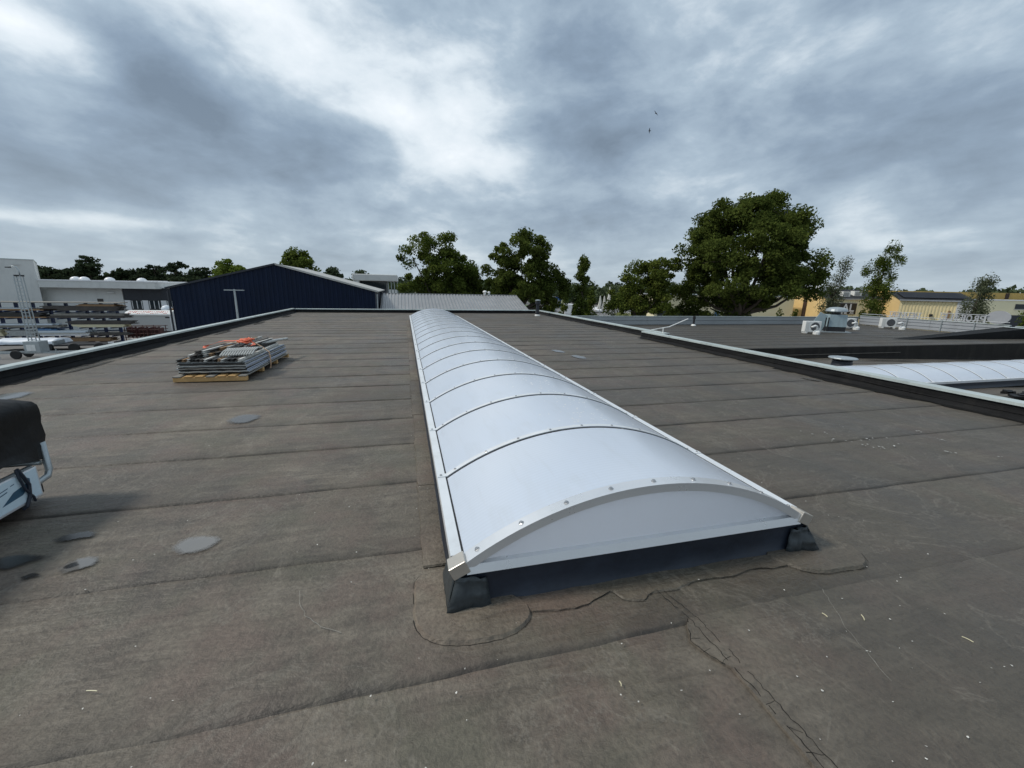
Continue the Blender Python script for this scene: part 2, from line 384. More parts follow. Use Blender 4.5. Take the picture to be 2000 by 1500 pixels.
def inst(name, me, parent, loc=(0, 0, 0), rot=(0, 0, 0), scale=(1, 1, 1)):
    o = bpy.data.objects.new(name, me); COL.objects.link(o); o.parent = parent
    o.location = loc; o.rotation_euler = rot; o.scale = scale; return o
def box(x0, x1, y0, y1, z0, z1): return MB().box(x0, x1, y0, y1, z0, z1)
def closed_curve(pts, sub=6, jit=0.0):
    out = []; n = len(pts)
    for i in range(n):
        p0, p1, p2, p3 = [Vector(pts[(i+k-1) % n]).to_3d() for k in range(4)]
        for j in range(sub):
            t_ = j/sub
            q = .5*((2*p1)+(-p0+p2)*t_+(2*p0-5*p1+4*p2-p3)*t_*t_+(-p0+3*p1-3*p2+p3)*t_**3)
            out.append((q.x+random.uniform(-jit, jit), q.y+random.uniform(-jit, jit)))
    return out
def text_mesh(name, body, size, depth, mat):
    cu = bpy.data.curves.new(name, 'FONT'); cu.body = body; cu.size = size; cu.extrude = depth; cu.offset = size*.018
    cu.space_character = 1.02
    ob = bpy.data.objects.new(name, cu); COL.objects.link(ob)
    dg = bpy.context.evaluated_depsgraph_get(); me = bpy.data.meshes.new_from_object(ob.evaluated_get(dg))
    bpy.data.objects.remove(ob); bpy.data.curves.remove(cu)
    me.materials.clear(); me.materials.append(MATS[mat]); me.name = name
    return me

G = -4.5    # ground level below the roof
# ------------------------------------------------------------------ ground
o = MB().add([(-1500, -600, G), (1500, -600, G), (1500, 2000, G), (-1500, 2000, G)], [(0, 1, 2, 3)]).build('ground', 'asphalt')
tag(o, 'grey paved ground around the halls', kind='structure')
o = MB().add([(2, 118, G+.02), (40, 110, G+.02), (48, 150, G+.02), (2, 160, G+.02)], [(0, 1, 2, 3)]).build('lawn', 'lawn')
tag(o, 'green lawn beyond the parked cars', kind='structure')

# ------------------------------------------------------------------ main flat roof with its membrane sheets
def sheet_mesh(name, x0, x1, width, mat, nx, seed, amp=.006, over=.1, edge=.0045):
    rg = random.Random(seed); ph = [rg.uniform(0, 6.28) for _ in range(8)]
    ys = [-.008, .004, .06, width*.5, width*.95, width+over]; vs = []; fs = []; uv = []
    for i in range(nx+1):
        x = x0+(x1-x0)*i/nx
        w = amp*(math.sin(x*1.3+ph[0])+.6*math.sin(x*3.1+ph[1])+.5*math.sin(x*7.7+ph[2]))+rg.uniform(-amp, amp)*.5
        for j, y in enumerate(ys):
            if j == 0: z = -.0065
            elif j == len(ys)-1: z = -.006
            else: z = edge+.0035*math.sin(x*2.1+ph[3]+j)*math.sin(x*.9+ph[4])+rg.uniform(0, .0015)-(.0025*(j-1) if j < 5 else 0)
            vs.append((x, y+(w if j < 3 else 0), z)); uv.append((x, max(0.0, y)))
    nj = len(ys)
    for i in range(nx):
        for j in range(nj-1):
            a = i*nj+j; fs.append((a, a+nj, a+nj+1, a+1))
    me = bpy.data.meshes.new(name); me.from_pydata(vs, [], fs); me.materials.append(MATS[mat])
    lay = me.uv_layers.new(name='lap')
    li = np.zeros(len(me.loops), dtype=np.int32); me.loops.foreach_get('vertex_index', li)
    lay.data.foreach_set('uv', np.array(uv, dtype=np.float32)[li].ravel())
    me.shade_smooth(); me.update(); return me
XL, XR, YF = -6.45, 8.42, 27.1
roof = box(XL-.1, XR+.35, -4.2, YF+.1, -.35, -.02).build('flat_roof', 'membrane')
tag(roof, 'flat roof of weathered brown-grey bitumen sheets around the long skylight', kind='structure')
walls = box(XL-.02, XR+.25, -4.1, YF, G, -.36).build('building_walls', 'grey_render')
tag(walls, 'walls of the building under the flat roof', kind='structure')
seams = [1.467-.93*5, 1.467-.93*4, 1.467-.93*3, 1.467-.93*2, .53, 1.467, 2.406, 3.36, 4.285, 5.181, 6.135, 7.084, 7.96]
while seams[-1]+.93 < YF: seams.append(seams[-1]+.925+random.uniform(-.02, .02))
for i, y in enumerate(seams):
    w = (seams[i+1]-y) if i+1 < len(seams) else YF-y-.1
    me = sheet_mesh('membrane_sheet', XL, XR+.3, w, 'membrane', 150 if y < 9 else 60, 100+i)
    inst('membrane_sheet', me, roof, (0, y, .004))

def patch(name, poly, z, h, mat, parent, inset=.01, lapv=.5):
    mb = MB().prism(poly, z, z+h, inset); me = mb.mesh(name, mat)
    lay = me.uv_layers.new(name='lap'); lay.data.foreach_set('uv', np.full(len(me.loops)*2, lapv, dtype=np.float32))
    o = bpy.data.objects.new(name, me); COL.objects.link(o); o.parent = parent; return o
# corner patches and the strips welded round the front of the skylight
P1 = closed_curve([(.24, 2.16), (.02, 2.13), (-.015, 1.95), (-.01, 1.76), (.08, 1.645), (.27, 1.595), (.47, 1.615), (.575, 1.70), (.565, 1.80), (.45, 1.92), (.3, 2.0)], 7, .003)
patch('patch', P1, .006, .017, 'membrane_patch', roof, .014)
P2 = closed_curve([(2.42, 1.98), (2.62, 2.12), (2.80, 1.97), (2.86, 1.80), (2.76, 1.615), (2.55, 1.60), (2.37, 1.62), (2.26, 1.70), (2.2, 1.85)], 7, .003)
patch('patch', P2, .006, .018, 'membrane_patch', roof, .014)
P3 = closed_curve([(.5, 1.98), (.52, 1.78), (.61, 1.72), (.85, 1.70), (1.05, 1.765), (1.10, 1.70), (1.20, 1.665), (1.27, 1.70), (1.43, 1.695), (1.62, 1.73), (1.83, 1.715), (2.02, 1.745), (2.15, 1.72), (2.30, 1.75), (2.30, 1.98), (1.4, 1.99)], 6, .004)
patch('patch', P3, .004, .010, 'membrane_patch', roof)
# sheet end laid over the neighbouring sheet, with its cracked edge
P4 = [(1.345, .60), (1.36, 1.0), (1.36, 1.2), (1.30, 1.30), (1.275, 1.37), (1.32, 1.46)] + [(1.36+.05*k, 1.495+.006*math.sin(k*1.7)) for k in range(0, 100, 2)] + [(8.2, 1.49), (8.2, .60)]
patch('patch', P4, .006, .011, 'membrane', roof, .004, .6)
def ribbon(pts, w, z, h, gaps=False):
    a = [Vector((p[0], p[1])) for p in pts]; l_, r_ = [], []
    for i, p in enumerate(a):
        d = (a[min(i+1, len(a)-1)]-a[max(i-1, 0)]).normalized(); n_ = Vector((-d.y, d.x)); ww = w*random.uniform(.6, 1.3)
        l_.append(p+n_*ww); r_.append(p-n_*ww)
    mb = MB()
    skip = 0
    for i in range(len(a)-1):
        if gaps and skip == 0 and random.random() < .06: skip = random.randint(1, 3)
        if skip: skip -= 1; continue
        q = [l_[i], l_[i+1], r_[i+1], r_[i]]; o_ = len(mb.v)
        mb.v += [(p.x, p.y, z+h) for p in q]; mb.f.append((o_, o_+1, o_+2, o_+3))
    return mb
def jag(pts, step=.04, amp=.006):
    out = []
    for a, b in zip(pts[:-1], pts[1:]):
        a, b = Vector(a), Vector(b); n_ = max(1, int((b-a).length/step))
        for k in range(n_):
            p = a.lerp(b, k/n_); out.append((p.x+random.uniform(-amp, amp), p.y+random.uniform(-amp, amp)))
    out.append(pts[-1]); return out
cracks = MB()
for pts, w_ in (([(1.31, 1.71), (1.36, 1.50), (1.375, 1.2), (1.385, .9), (1.37, .62)], .0035), ([(1.345, 1.70), (1.40, 1.52), (1.42, 1.25), (1.425, .95), (1.43, .66)], .003),
                ([(1.345, 1.49), (1.275, 1.37), (1.30, 1.29), (1.37, 1.18)], .003), ([(1.28, 1.38), (1.33, 1.37)], .002), ([(1.29, 1.30), (1.34, 1.31)], .002), ([(1.33, 1.23), (1.40, 1.25)], .002),
                ([(1.37, .84), (1.43, .82)], .002), ([(1.375, 1.02), (1.42, 1.03)], .002), ([(1.375, .76), (1.42, .74)], .002), ([(1.38, .93), (1.42, .9)], .0018)):
    rb = ribbon(jag(pts, .02, .006), w_*.55, .0178, 0, True); cracks.add(rb.v, rb.f)
o = cracks.build('crack', 'tar_edge', roof); tag(o, 'dark cracks along the sheet end lap')
lapline = MB()
for poly, lo, hi in ((P1, 6, 58), (P2, 24, 52), (P3, 8, 84)):
    rb = ribbon(poly[lo:hi], .0014, .0095, 0, True); lapline.add([(x+(.004 if poly is P2 else -.003), y-.004, z+.001) for x, y, z in rb.v], rb.f)
lapline.build('bitumen_bead', 'tar_edge', roof)
# strips welded along both sides of the skylight
ySt = 2.2; k = 0
while ySt < 21.4:
    ln = 1.06+random.uniform(-.08, .08)
    for sx in (0, 1):
        x0, x1 = ((.045+random.uniform(-.012, .012), .27) if sx == 0 else (2.44, 2.66+random.uniform(-.012, .012)))
        n_ = 8; poly = [(x0+(random.uniform(-.008, .008) if sx == 0 else 0), ySt+ln*i/n_) for i in range(n_+1)] + [(x1+(random.uniform(-.008, .008) if sx else 0), ySt+ln*(1-i/n_)) for i in range(n_+1)]
        patch('flashing_strip', poly, .008, .012+.004*(k % 2), 'membrane_patch', roof, .005, .05 if random.random() < .25 else .5)
    ySt += ln-.03; k += 1

# ------------------------------------------------------------------ barrel skylights
def skylight(name, label, loc, rz, n, Wd, rise, ez, curb_in=.012, detail=True, b=1.06):
    root = thing(name, label, 'skylight', loc, rz)
    Ln = n*b; x0, x1 = .075, Wd-.075; c = (x1-x0)/2; rad = (c*c+rise*rise)/(2*rise); am = math.asin(c/rad); cx = Wd/2; cz = ez+rise-rad
    NA = 36
    def arc(off, a0=-am, a1=am, n_=NA):
        return [(cx+(rad+off)*math.sin(a0+(a1-a0)*i/n_), cz+(rad+off)*math.cos(a0+(a1-a0)*i/n_)) for i in range(n_+1)]
    def arcband(y0, y1, o0, o1, a0=-am, a1=am, n_=NA):
        A = arc(o0, a0, a1, n_); B = arc(o1, a0, a1, n_); mb = MB()
        for i in range(n_+1):
            mb.v += [(A[i][0], y0, A[i][1]), (A[i][0], y1, A[i][1]), (B[i][0], y1, B[i][1]), (B[i][0], y0, B[i][1])]
        for i in range(n_):
            o_ = i*4
            for k in range(4): mb.f.append((o_+k, o_+(k+1) % 4, o_+4+(k+1) % 4, o_+4+k))
        mb.f += [(0, 1, 2, 3), (n_*4, n_*4+3, n_*4+2, n_*4+1)]; return mb
    box(.06, Wd-.06, .06, Ln-.06, .03, .05).build('bounce_panel', 'sign_white', root)  # added white reflector inside the curb, bounces light up to brighten the end panel
    # curb: front face bulges a little and its lower edge is uneven
    mb = MB(); ci = curb_in
    def wallstrip(pts):
        o_ = len(mb.v)
        for (x, y, nx, ny) in pts:
            e = random.uniform(-.006, .01); bl = random.uniform(-.004, .006)
            mb.v += [(x+nx*(.02+e), y+ny*(.02+e), .012), (x+nx*(.004+bl), y+ny*(.004+bl), .035), (x+nx*bl, y+ny*bl, .11), (x, y, ez-.03)]
        for i in range(len(pts)-1):
            for k in range(3): a = o_+i*4+k; mb.f.append((a, a+4, a+5, a+1))
    kx = 24
    wallstrip([(ci+(Wd-2*ci)*i/kx, ci, 0, -1) for i in range(kx+1)])
    wallstrip([(Wd-ci, ci+(Ln-2*ci)*i/(n*3), 1, 0) for i in range(n*3+1)])
    wallstrip([(Wd-ci-(Wd-2*ci)*i/kx, Ln-ci, 0, 1) for i in range(kx+1)])
    wallstrip([(ci, Ln-ci-(Ln-2*ci)*i/(n*3), -1, 0) for i in range(n*3+1)])
    mb.build('curb', 'epdm', root, True)
    for sx in (0, 1):
        xa = 0.0 if sx == 0 else Wd-.062
        mb = box(xa, xa+.062, .09, Ln-.09, ez-.012, ez+.004); 
        xo = xa if sx == 0 else xa+.062-.006
        mb.box(xo, xo+.006, .09, Ln-.09, ez-.06, ez-.013)
        mb.build('side_rail', 'frame_white', root)
        xg = .062 if sx == 0 else Wd-.074
        box(xg+.0005, xg+.0115, .09, Ln-.09, ez-.02, ez+.002).build('gasket', 'gasket', root)
    pmb = MB(); A_ = arc(0)
    for q in A_: pmb.v += [(q[0], .012, q[1]), (q[0], b-.012, q[1])]
    for i in range(NA): pmb.f.append((2*i, 2*i+2, 2*i+3, 2*i+1))
    pm = pmb.mesh('panel', 'opal', False)
    for p in pm.polygons: p.use_smooth = True
    pm.set_sharp_from_angle(angle=R(40))
    for i in range(n): inst('panel', pm, root, (0, i*b, 0))
    bm_ = arcband(-.024, .026, .002, .010)
    for sx in (0, 1):                                   # flat tab that holds the bar down on the rail
        xa, xb = (.004, x0+.012) if sx == 0 else (x1-.012, Wd-.004)
        bm_.box(xa, xb, -.0235, .0255, ez+.0045, ez+.011)
    bmesh_ = bm_.mesh('glazing_bar', 'frame_white')
    gk = arcband(-.038, -.0245, -.004, .004).mesh('gasket', 'gasket')
    sm = MB().lathe([(.0, .004), (.011, .004), (.011, .006), (.007, .008), (.007, .012), (.0, .013)], 8).mesh('screw', 'screw')
    angs = [am*(-.93+1.86*i/8) for i in range(9)]
    for i in range(1, n):
        o = inst('glazing_bar', bmesh_, root, (0, i*b, 0))
        inst('gasket', gk, o)
        if detail and i < 9:
            for a in angs: inst('screw', sm, o, (cx+(rad+.005)*math.sin(a), 0, cz+(rad+.005)*math.cos(a)), (0, a, 0))
            for xs in (.03, Wd-.03): inst('screw', sm, o, (xs, 0, ez+.006))
    for e, yy, sg in ((0, 0.0, 1), (1, Ln, -1)):
        ya, yb = sorted((yy+sg*.0, yy+sg*.085))
        o = arcband(ya, yb, .003, .014).build('end_arch', 'aluminium', root)
        yl = sorted((yy+sg*.0, yy+sg*.012)); arcband(yl[0], yl[1], -.036, .0025).build('arch_lip', 'aluminium', o)
        if detail and e == 0:
            for a in angs: inst('screw', sm, o, (cx+(rad+.009)*math.sin(a), .045, cz+(rad+.009)*math.cos(a)), (0, a, 0), (1.35, 1.35, 1.2))
        A = arc(-.03); mb = MB(); ye = (yy+sg*.03,)
        for k_, y_ in enumerate(ye):
            o_ = len(mb.v); mb.v += [(q[0], y_, q[1]) for q in A]; mb.f.append(tuple(range(o_, o_+NA+1)))
        mb.build('end_panel', 'opal_end', root)
        ys_ = sorted((yy-sg*.006, yy+sg*.05))
        mb = MB()
        prof = [(yy-sg*.006, ez-.055), (yy-sg*.012, ez-.05), (yy+sg*.004, ez-.004), (yy+sg*.028, ez+.002), (yy+sg*.05, ez-.03), (yy+sg*.05, ez-.055)]
        for xx in (.075, Wd-.075): mb.v += [(xx, p[0], p[1]) for p in prof]
        k_ = len(prof)
        for i in range(k_): mb.f.append((i, (i+1) % k_, k_+(i+1) % k_, k_+i))
        mb.f += [tuple(range(k_)), tuple(range(2*k_-1, k_-1, -1))]; mb.build('sill', 'aluminium', root)
        for xx, tw in ((.035, -.55), (Wd-.035, .55)):
            M = Matrix.Translation((xx, yy+sg*.035, ez-.018)) @ Matrix.Rotation(tw*.8, 4, 'Y')
            MB().box(-.048, .048, -.048, .048, -.04, .034, M).build('corner_block', 'corner_alu', root, bevel=.004)
    return root, (cx, cz, rad, am)
SKX, SKY_ = .185, 1.85
sk, (scx, scz, srad, sam) = skylight('barrel_skylight', 'long white barrel skylight with curved bars lying along the middle of the roof', (SKX, SKY_, 0), 0, 18, 2.333, .325, .251)
# folded rubber corner flaps under the front corners
def flap(name, pts4, nu, nv, amp, mat, parent, seed):
    rg = random.Random(seed); a, b_, c_, d_ = [Vector(p) for p in pts4]; mb = MB()
    for i in range(nu+1):
        for j in range(nv+1):
            u_, v_ = i/nu, j/nv; p = a.lerp(b_, u_).lerp(d_.lerp(c_, u_), v_)
            e = amp*(math.sin(u_*6+rg.uniform(-.3, .3))*math.cos(v_*5+1)+rg.uniform(-.35, .35))
            mb.v.append((p.x+rg.uniform(-.002, .002), p.y-abs(e), max(.016, p.z)))
    for i in range(nu):
        for j in range(nv): q = i*(nv+1)+j; mb.f.append((q, q+nv+1, q+nv+2, q+1))
    o = mb.build(name, mat, parent, True); so_ = o.modifiers.new('solid', 'SOLIDIFY'); so_.thickness = .006; return o
flap('corner_flap', [(-.04, -.05, .018), (.20, -.026, .022), (.18, .006, .165), (.02, .004, .195)], 8, 6, .028, 'flap_rubber', sk, 3)
flap('corner_flap', [(-.035, -.033, .018), (-.035, .26, .018), (.008, .24, .17), (.01, .004, .195)], 8, 8, .012, 'flap_rubber', sk, 4)
flap('corner_flap', [(2.16, -.02, .020), (2.40, -.06, .018), (2.325, .004, .17), (2.20, .006, .17)], 8, 6, .034, 'flap_rubber', sk, 5)
flap('corner_flap', [(2.40, -.058, .018), (2.37, .26, .018), (2.325, .24, .17), (2.325, .004, .185)], 8, 8, .012, 'flap_rubber', sk, 6)
# dried droplets and bird specks along the crest
mb = MB()
for i in range(900):
    y = 1.0+17.8*random.random()**1.25; a = random.gauss(.12-.22*(y/19), .10); q = random.uniform(.004, .011)*(1+y*.05)
    x, z = scx+(srad+.0012)*math.sin(a), scz+(srad+.0012)*math.cos(a); o_ = len(mb.v); k_ = 6; st = random.uniform(.7, 1.4)
    for k in range(k_):
        t_ = 2*PI*k/k_; dx = q*math.cos(t_)*random.uniform(.6, 1.2); dy = q*st*math.sin(t_)*random.uniform(.6, 1.2)
        mb.v.append((x+dx*math.cos(a), y+dy, z-dx*math.sin(a)))
    mb.f.append(tuple(range(o_, o_+k_)))
o = mb.build('dried_droplets', 'dropping', sk); o['kind'] = 'stuff'

# ------------------------------------------------------------------ parapets
def parapet(name, label, p0, p1, inward, h=.225, thick=.19, ragged=.28):
    p0, p1 = Vector(p0), Vector(p1); d = (p1-p0); ln = d.length; d.normalize(); nv = Vector(inward)
    root = thing(name, label, 'parapet', (p0.x, p0.y, p0.z if len(p0) > 2 else 0)); base = Vector((0, 0, 0))
    def P(s_, i_, z): q = d*s_+nv*i_; return (q.x, q.y, z)
    n_ = max(4, int(ln/.35)); mb = MB(); prof = [(-thick, -.25), (-thick, h), (0, h), (.012, h*.6), (.02, .07), (.075, .018), (.085, .004)]
    for i in range(n_+1):
        s_ = ln*i/n_
        for k, (ii, z) in enumerate(prof):
            e = random.uniform(-.008, .008) if 2 < k else 0
            mb.v.append(P(s_, ii+e, z))
    k_ = len(prof)
    for i in range(n_):
        for k in range(k_-1): a = i*k_+k; mb.f.append((a, a+k_, a+k_+1, a+1))
    mb.f += [tuple(range(k_)), tuple(n_*k_+k for k in reversed(range(k_)))]
    mb.build('upstand', 'black_bitumen', root)
    # ragged bitumen strip brushed out over the roof
    mb = MB(); n2 = int(ln/.07); w = ragged*.5
    for i in range(n2+1):
        w += random.uniform(-.035, .035)+(ragged*.55-w)*.06
        if random.random() < .03: w = random.uniform(ragged*.2, ragged*1.15)
        w = min(max(w, .1), ragged*1.3); s_ = ln*i/n2; mb.v += [P(s_, .07, .0165), P(s_, w, .0125)]
    for i in range(n2): mb.f.append((2*i, 2*i+2, 2*i+3, 2*i+1))
    mb.build('bitumen_strip', 'tar_edge', root)
    # second lap line half way up the upstand
    mb = MB(); n3 = max(3, int(ln/.5))
    for i in range(n3+1):
        z = h*.42+random.uniform(-.012, .012); s_ = ln*i/n3; mb.v += [P(s_, .012, z+.012), P(s_, .026, z), P(s_, .014, z-.012)]
    for i in range(n3):
        for k in (0, 1): a = i*3+k; mb.f.append((a, a+3, a+4, a+1))
    mb.build('lap', 'black_bitumen', root)
    s_ = 0.0
    while s_ < ln-.01:
        e_ = min(s_+2.5, ln); a, b_ = s_+.002, e_-.002; mb = MB()
        pr = [(-thick-.02, h-.05), (-thick-.02, h+.028), (.030, h+.020), (.034, h-.022), (.026, h-.022), (.024, h+.010), (-thick-.012, h+.014), (-thick-.012, h-.05)]
        for q in (a, b_): mb.v += [P(q, ii, z) for ii, z in pr]
        kk = len(pr)
        for k in range(kk): mb.f.append((k, (k+1) % kk, kk+(k+1) % kk, kk+k))
        mb.f += [tuple(range(kk)), tuple(range(2*kk-1, kk-1, -1))]
        mb.build('cap', 'cap_aluminium', root); s_ = e_
    return root
parapet('roof_parapet', 'black parapet with pale metal cap above the timber yard', (-6.35, -4.1, 0), (-6.35, 27.0, 0), (1, 0, 0), .225, thick=.11)
parapet('roof_parapet', 'black parapet with metal cap in front of the ribbed silver roof', (-6.3, 27.0, 0), (8.6, 27.0, 0), (0, -1, 0), .205, thick=.12, ragged=.2)
parapet('roof_parapet', 'wide parapet with pale metal cap beside the small white skylight', (8.24, -4.1, 0), (8.24, 13.15, 0), (-1, 0, 0), .225, thick=.15)
parapet('roof_parapet', 'parapet stretch with metal cap set back behind the white rod', (8.74, 12.5, 0), (8.74, 26.9, 0), (-1, 0, 0), .205, thick=.17)

# ------------------------------------------------------------------ lower roofs on the right
def zB(x): return -.95-.5*min(1, max(0, (x-17)/16))
lo = box(9.0, 33.3, 13.3, 24.0, -1.6, -.52).build('lower_roof', 'membrane_low'); tag(lo, 'lower dark flat roof carrying the ventilation units', kind='structure')
yy = 13.3; k = 0
while yy < 23.9:
    w = min(.93, 23.98-yy); me = sheet_mesh('membrane_sheet', 9.0, 33.2, w, 'membrane_low', 30, 300+k, .006, .02); inst('membrane_sheet', me, lo, (0, yy, -.512)); yy += .93; k += 1
mb = MB(); mb.v = [(8.5, -4, -.97), (17, -4, -.97), (33.3, -4, -1.47), (33.3, 13.3, -1.47), (17, 13.3, -.97), (8.5, 13.3, -.97)]
mb.f = [(0, 1, 4, 5), (1, 2, 3, 4)]
lo2 = mb.build('lower_roof', 'membrane_low'); tag(lo2, 'lowest flat roof with the small white skylight and round vent', kind='structure')
yy = -2.0; k = 0
while yy < 13.2:
    w = min(.93, 13.28-yy); me = sheet_mesh('membrane_sheet', 8.5, 33.2, w, 'membrane', 30, 400+k, .006, .02)
    for v in me.vertices: v.co.z += zB(v.co.x)+.95
    inst('membrane_sheet', me, lo2, (0, yy, -.955)); yy += .93; k += 1
o = box(8.6, 33.2, -4, 24, G, -1.62).build('building_walls', 'grey_render'); tag(o, 'walls below the lower roofs', kind='structure')
# black upstand along the step between the two lower roofs
t_ = thing('roof_step', 'black bitumen step between the two lower roofs with a thin ledge', 'wall', (9.0, 13.3, 0))
mb = MB()
for i in range(61):
    x = 9.0+24.2*i/60; zz = zB(x); e = random.uniform(-.01, .01)
    mb.v += [(x-9.0, -.03+e, zz), (x-9.0, -.012, zz+.1), (x-9.0, -.012, -.515), (x-9.0, .05, -.498)]
for i in range(60):
    for k in range(3): a = i*4+k; mb.f.append((a, a+4, a+5, a+1))
mb.build('upstand', 'dark_felt', t_)
box(0, 12.4, -.05, -.031, -.805, -.785).build('ledge', 'felt_edge', t_)
t_ = thing('roof_wedge', 'black wedge-shaped upstand rising towards the ribbed grey fence', 'wall', (24.0, 15.3, -.5))
mb = MB(); mb.v = [(0, 0, .004), (9.0, -.6, .004), (9.0, -.6, .55), (1.5, -.1, .02), (0, .15, .004), (9.2, .5, .004), (9.2, .5, .55)]
mb.f = [(0, 1, 2, 3), (3, 2, 6, 4), (1, 5, 6, 2)]; mb.build('upstand', 'black_bitumen', t_)
mb = MB(); mb.v = [(8.6, -.62, .55), (9.25, -.62, .56), (9.25, .55, .57), (8.7, .55, .57), (8.6, -.66, .02), (9.2, -.66, .02)]; mb.f = [(0, 1, 2, 3)]
mb.build('cap', 'cap_aluminium', t_)
# mushroom vent on the lowest roof
t_ = thing('roof_vent', 'round mushroom vent with wide pale cap on the lowest roof', 'vent', (15.3, 11.2, -.945))
MB().lathe([(.36, 0), (.33, .02), (.30, .22), (.30, .30)], 20).build('pipe', 'dark_cladding', t_, True)
MB().lathe([(.05, .41), (.42, .40), (.44, .375), (.43, .35), (.30, .36)], 24).build('cap', 'galvanised', t_)
for a in range(4): box(.27*math.cos(a*1.57+.4)-.02, .27*math.cos(a*1.57+.4)+.02, .27*math.sin(a*1.57+.4)-.02, .27*math.sin(a*1.57+.4)+.02, .29, .37).build('bracket', 'black_metal', t_)
skylight('barrel_skylight', 'smaller white barrel skylight beyond the right parapet on the lowest roof', (10.2, 9.98, -.952), -PI/2, 11, 2.05, .30, .25, detail=False)
mb = MB()
for i in range(26):
    a = random.uniform(0, 6.28); q = random.uniform(.05, .16); cx_, cy_ = random.gauss(0, .22), random.gauss(0, .16)
    M = Matrix.Translation((cx_, cy_, .05+random.random()*.1)) @ Matrix.Rotation(a, 4, 'Z') @ Matrix.Rotation(random.uniform(-.5, .5), 4, 'X')
    mb.box(-q, q, -q*.5, q*.5, -.03, .03, M)
o = mb.build('offcut_pile', 'tarp_black'); o.location = (15.75, 6.75, -.93); tag(o, 'low pile of black roofing offcuts beside the right parapet', 'rubble')

# ------------------------------------------------------------------ profiled sheet parapets round the lower roofs
def fence(name, label, p0, p1, out, z0, bands, bh, mat, joints, top_rail=True, posts=()):
    p0, p1 = Vector(p0), Vector(p1); d = p1-p0; ln = d.length; d.normalize(); nv = Vector(out)
    root = thing(name, label, 'parapet', (p0.x, p0.y, z0))
    prof = []
    for b_ in range(bands):
        z = b_*bh; prof += [(.0, z), (.0, z+.012), (.045, z+.03), (.045, z+bh-.03), (.0, z+bh-.012)]
    prof.append((0, bands*bh))
    cuts = [0.0]+list(joints)+[ln]
    for a, b_ in zip(cuts[:-1], cuts[1:]):
        mb = MB()
        for q in (a+.006, b_-.006): mb.v += [tuple(d*q-nv*i_)[:2]+(z,) if False else ((d*q-nv*i_).x, (d*q-nv*i_).y, z) for i_, z in prof]
        k_ = len(prof)
        for k in range(k_-1): mb.f.append((k, k+1, k_+k+1, k_+k))
        mb.build('panel', mat, root)
    H = bands*bh; mb = MB(); mb.bar((0, 0, H+.012), tuple((d*ln).to_3d()+Vector((0, 0, H+.012))), .16, .028); mb.build('cap', 'cap_aluminium', root)
    mb = MB(); mb.bar(tuple((nv*.06).to_3d()+Vector((0, 0, H*.5))), tuple((d*ln+nv*.06).to_3d()+Vector((0, 0, H*.5))), .04, H); mb.build('backing', 'grey_dark_cladding', root)
    for q in posts:
        mb = MB(); c_ = d*q-nv*.075; mb.box(c_.x-.025, c_.x+.025, c_.y-.025, c_.y+.025, -.02, H+.06); mb.build('post', 'galvanised', root)
    return root, d
fence('sheet_parapet', 'grey profiled sheet parapet in front of the big oak', (9.2, 23.8), (33.2, 23.8), (0, 1), -.50, 2, .27, 'grey_dark_cladding', [6, 12, 18])
fr, fd = fence('sheet_parapet', 'pale ribbed sheet fence carrying the reversed lettering', (33.25, 23.7), (33.25, 15.6), (1, 0), -.50, 3, .215, 'grey_cladding', [2.1, 4.4, 6.6], posts=(1.5, 3.1, 5.0, 6.6))
mb = MB(); mb.bar((-.02, .0, .80), (-.02, -8.0, .80), .03, .03)
o = mb.build('hand_rail', 'aluminium', fr); o.location = (.1, 0, 0)
fence('sheet_parapet', 'taller ribbed sheet fence at the edge of the lowest roof', (33.3, 15.4), (33.3, 2.0), (1, 0), -1.47, 6, .262, 'grey_cladding', [4.5, 9])
# reversed letters seen from behind: they face the street on the far side
def letters(word, y0, y1, z0, h, cat_label):
    root = thing('letter_sign', cat_label, 'sign', (33.55, y0, z0)); adv = (y1-y0)/len(word)
    for i, ch in enumerate(word):
        me = text_mesh('letter', ch, h*1.38, .02, 'letter_grey')
        xs = [v.co.x for v in me.vertices]; w_ = max(xs)-min(xs); sc_ = min(1.5, adv*.86/w_) if ch != 'I' else 1
        o = bpy.data.objects.new('letter', me); COL.objects.link(o); o.parent = root
        o.matrix_local = Matrix(((0, 0, 1, 0), (sc_, 0, 0, i*adv+(adv-w_*sc_)/2-min(xs)*sc_), (0, 1, 0, 0), (0, 0, 0, 1)))
    for z in (-.02, h+.03):
        mb = MB(); mb.bar((-.04, -.1, z), (-.04, y1-y0+.1, z), .03, .03); mb.build('rail', 'aluminium', root)
    for yk in (0, (y1-y0)*.5, y1-y0): mb = MB(); mb.bar((-.06, yk, -.25), (-.06, yk, h+.03), .03, .03); mb.build('upright', 'aluminium', root)
    return root
letters('HEUVER', 20.15, 21.9, .20, .33, 'row of grey letters HEUVER seen from behind on the fence')
letters('PROFILE', 16.85, 19.0, .20, .42, 'row of grey letters PROFILE seen from behind on the fence')
t_ = thing('round_sign', 'grey oval sign disc seen from behind beside the reversed letters', 'sign', (33.6, 16.35, .55))
mb = MB(); n_ = 32
for xx in (-.02, .02): mb.v += [(xx, .52*math.cos(2*PI*k/n_), .38*math.sin(2*PI*k/n_)) for k in range(n_)]
mb.f = [tuple(range(n_)), tuple(range(2*n_-1, n_-1, -1))]+[(k, (k+1) % n_, n_+(k+1) % n_, n_+k) for k in range(n_)]
mb.build('disc', 'letter_grey', t_); mb = MB(); mb.bar((.05, 0, -.45), (.05, 0, .1), .03, .03); mb.build('bracket', 'aluminium', t_)

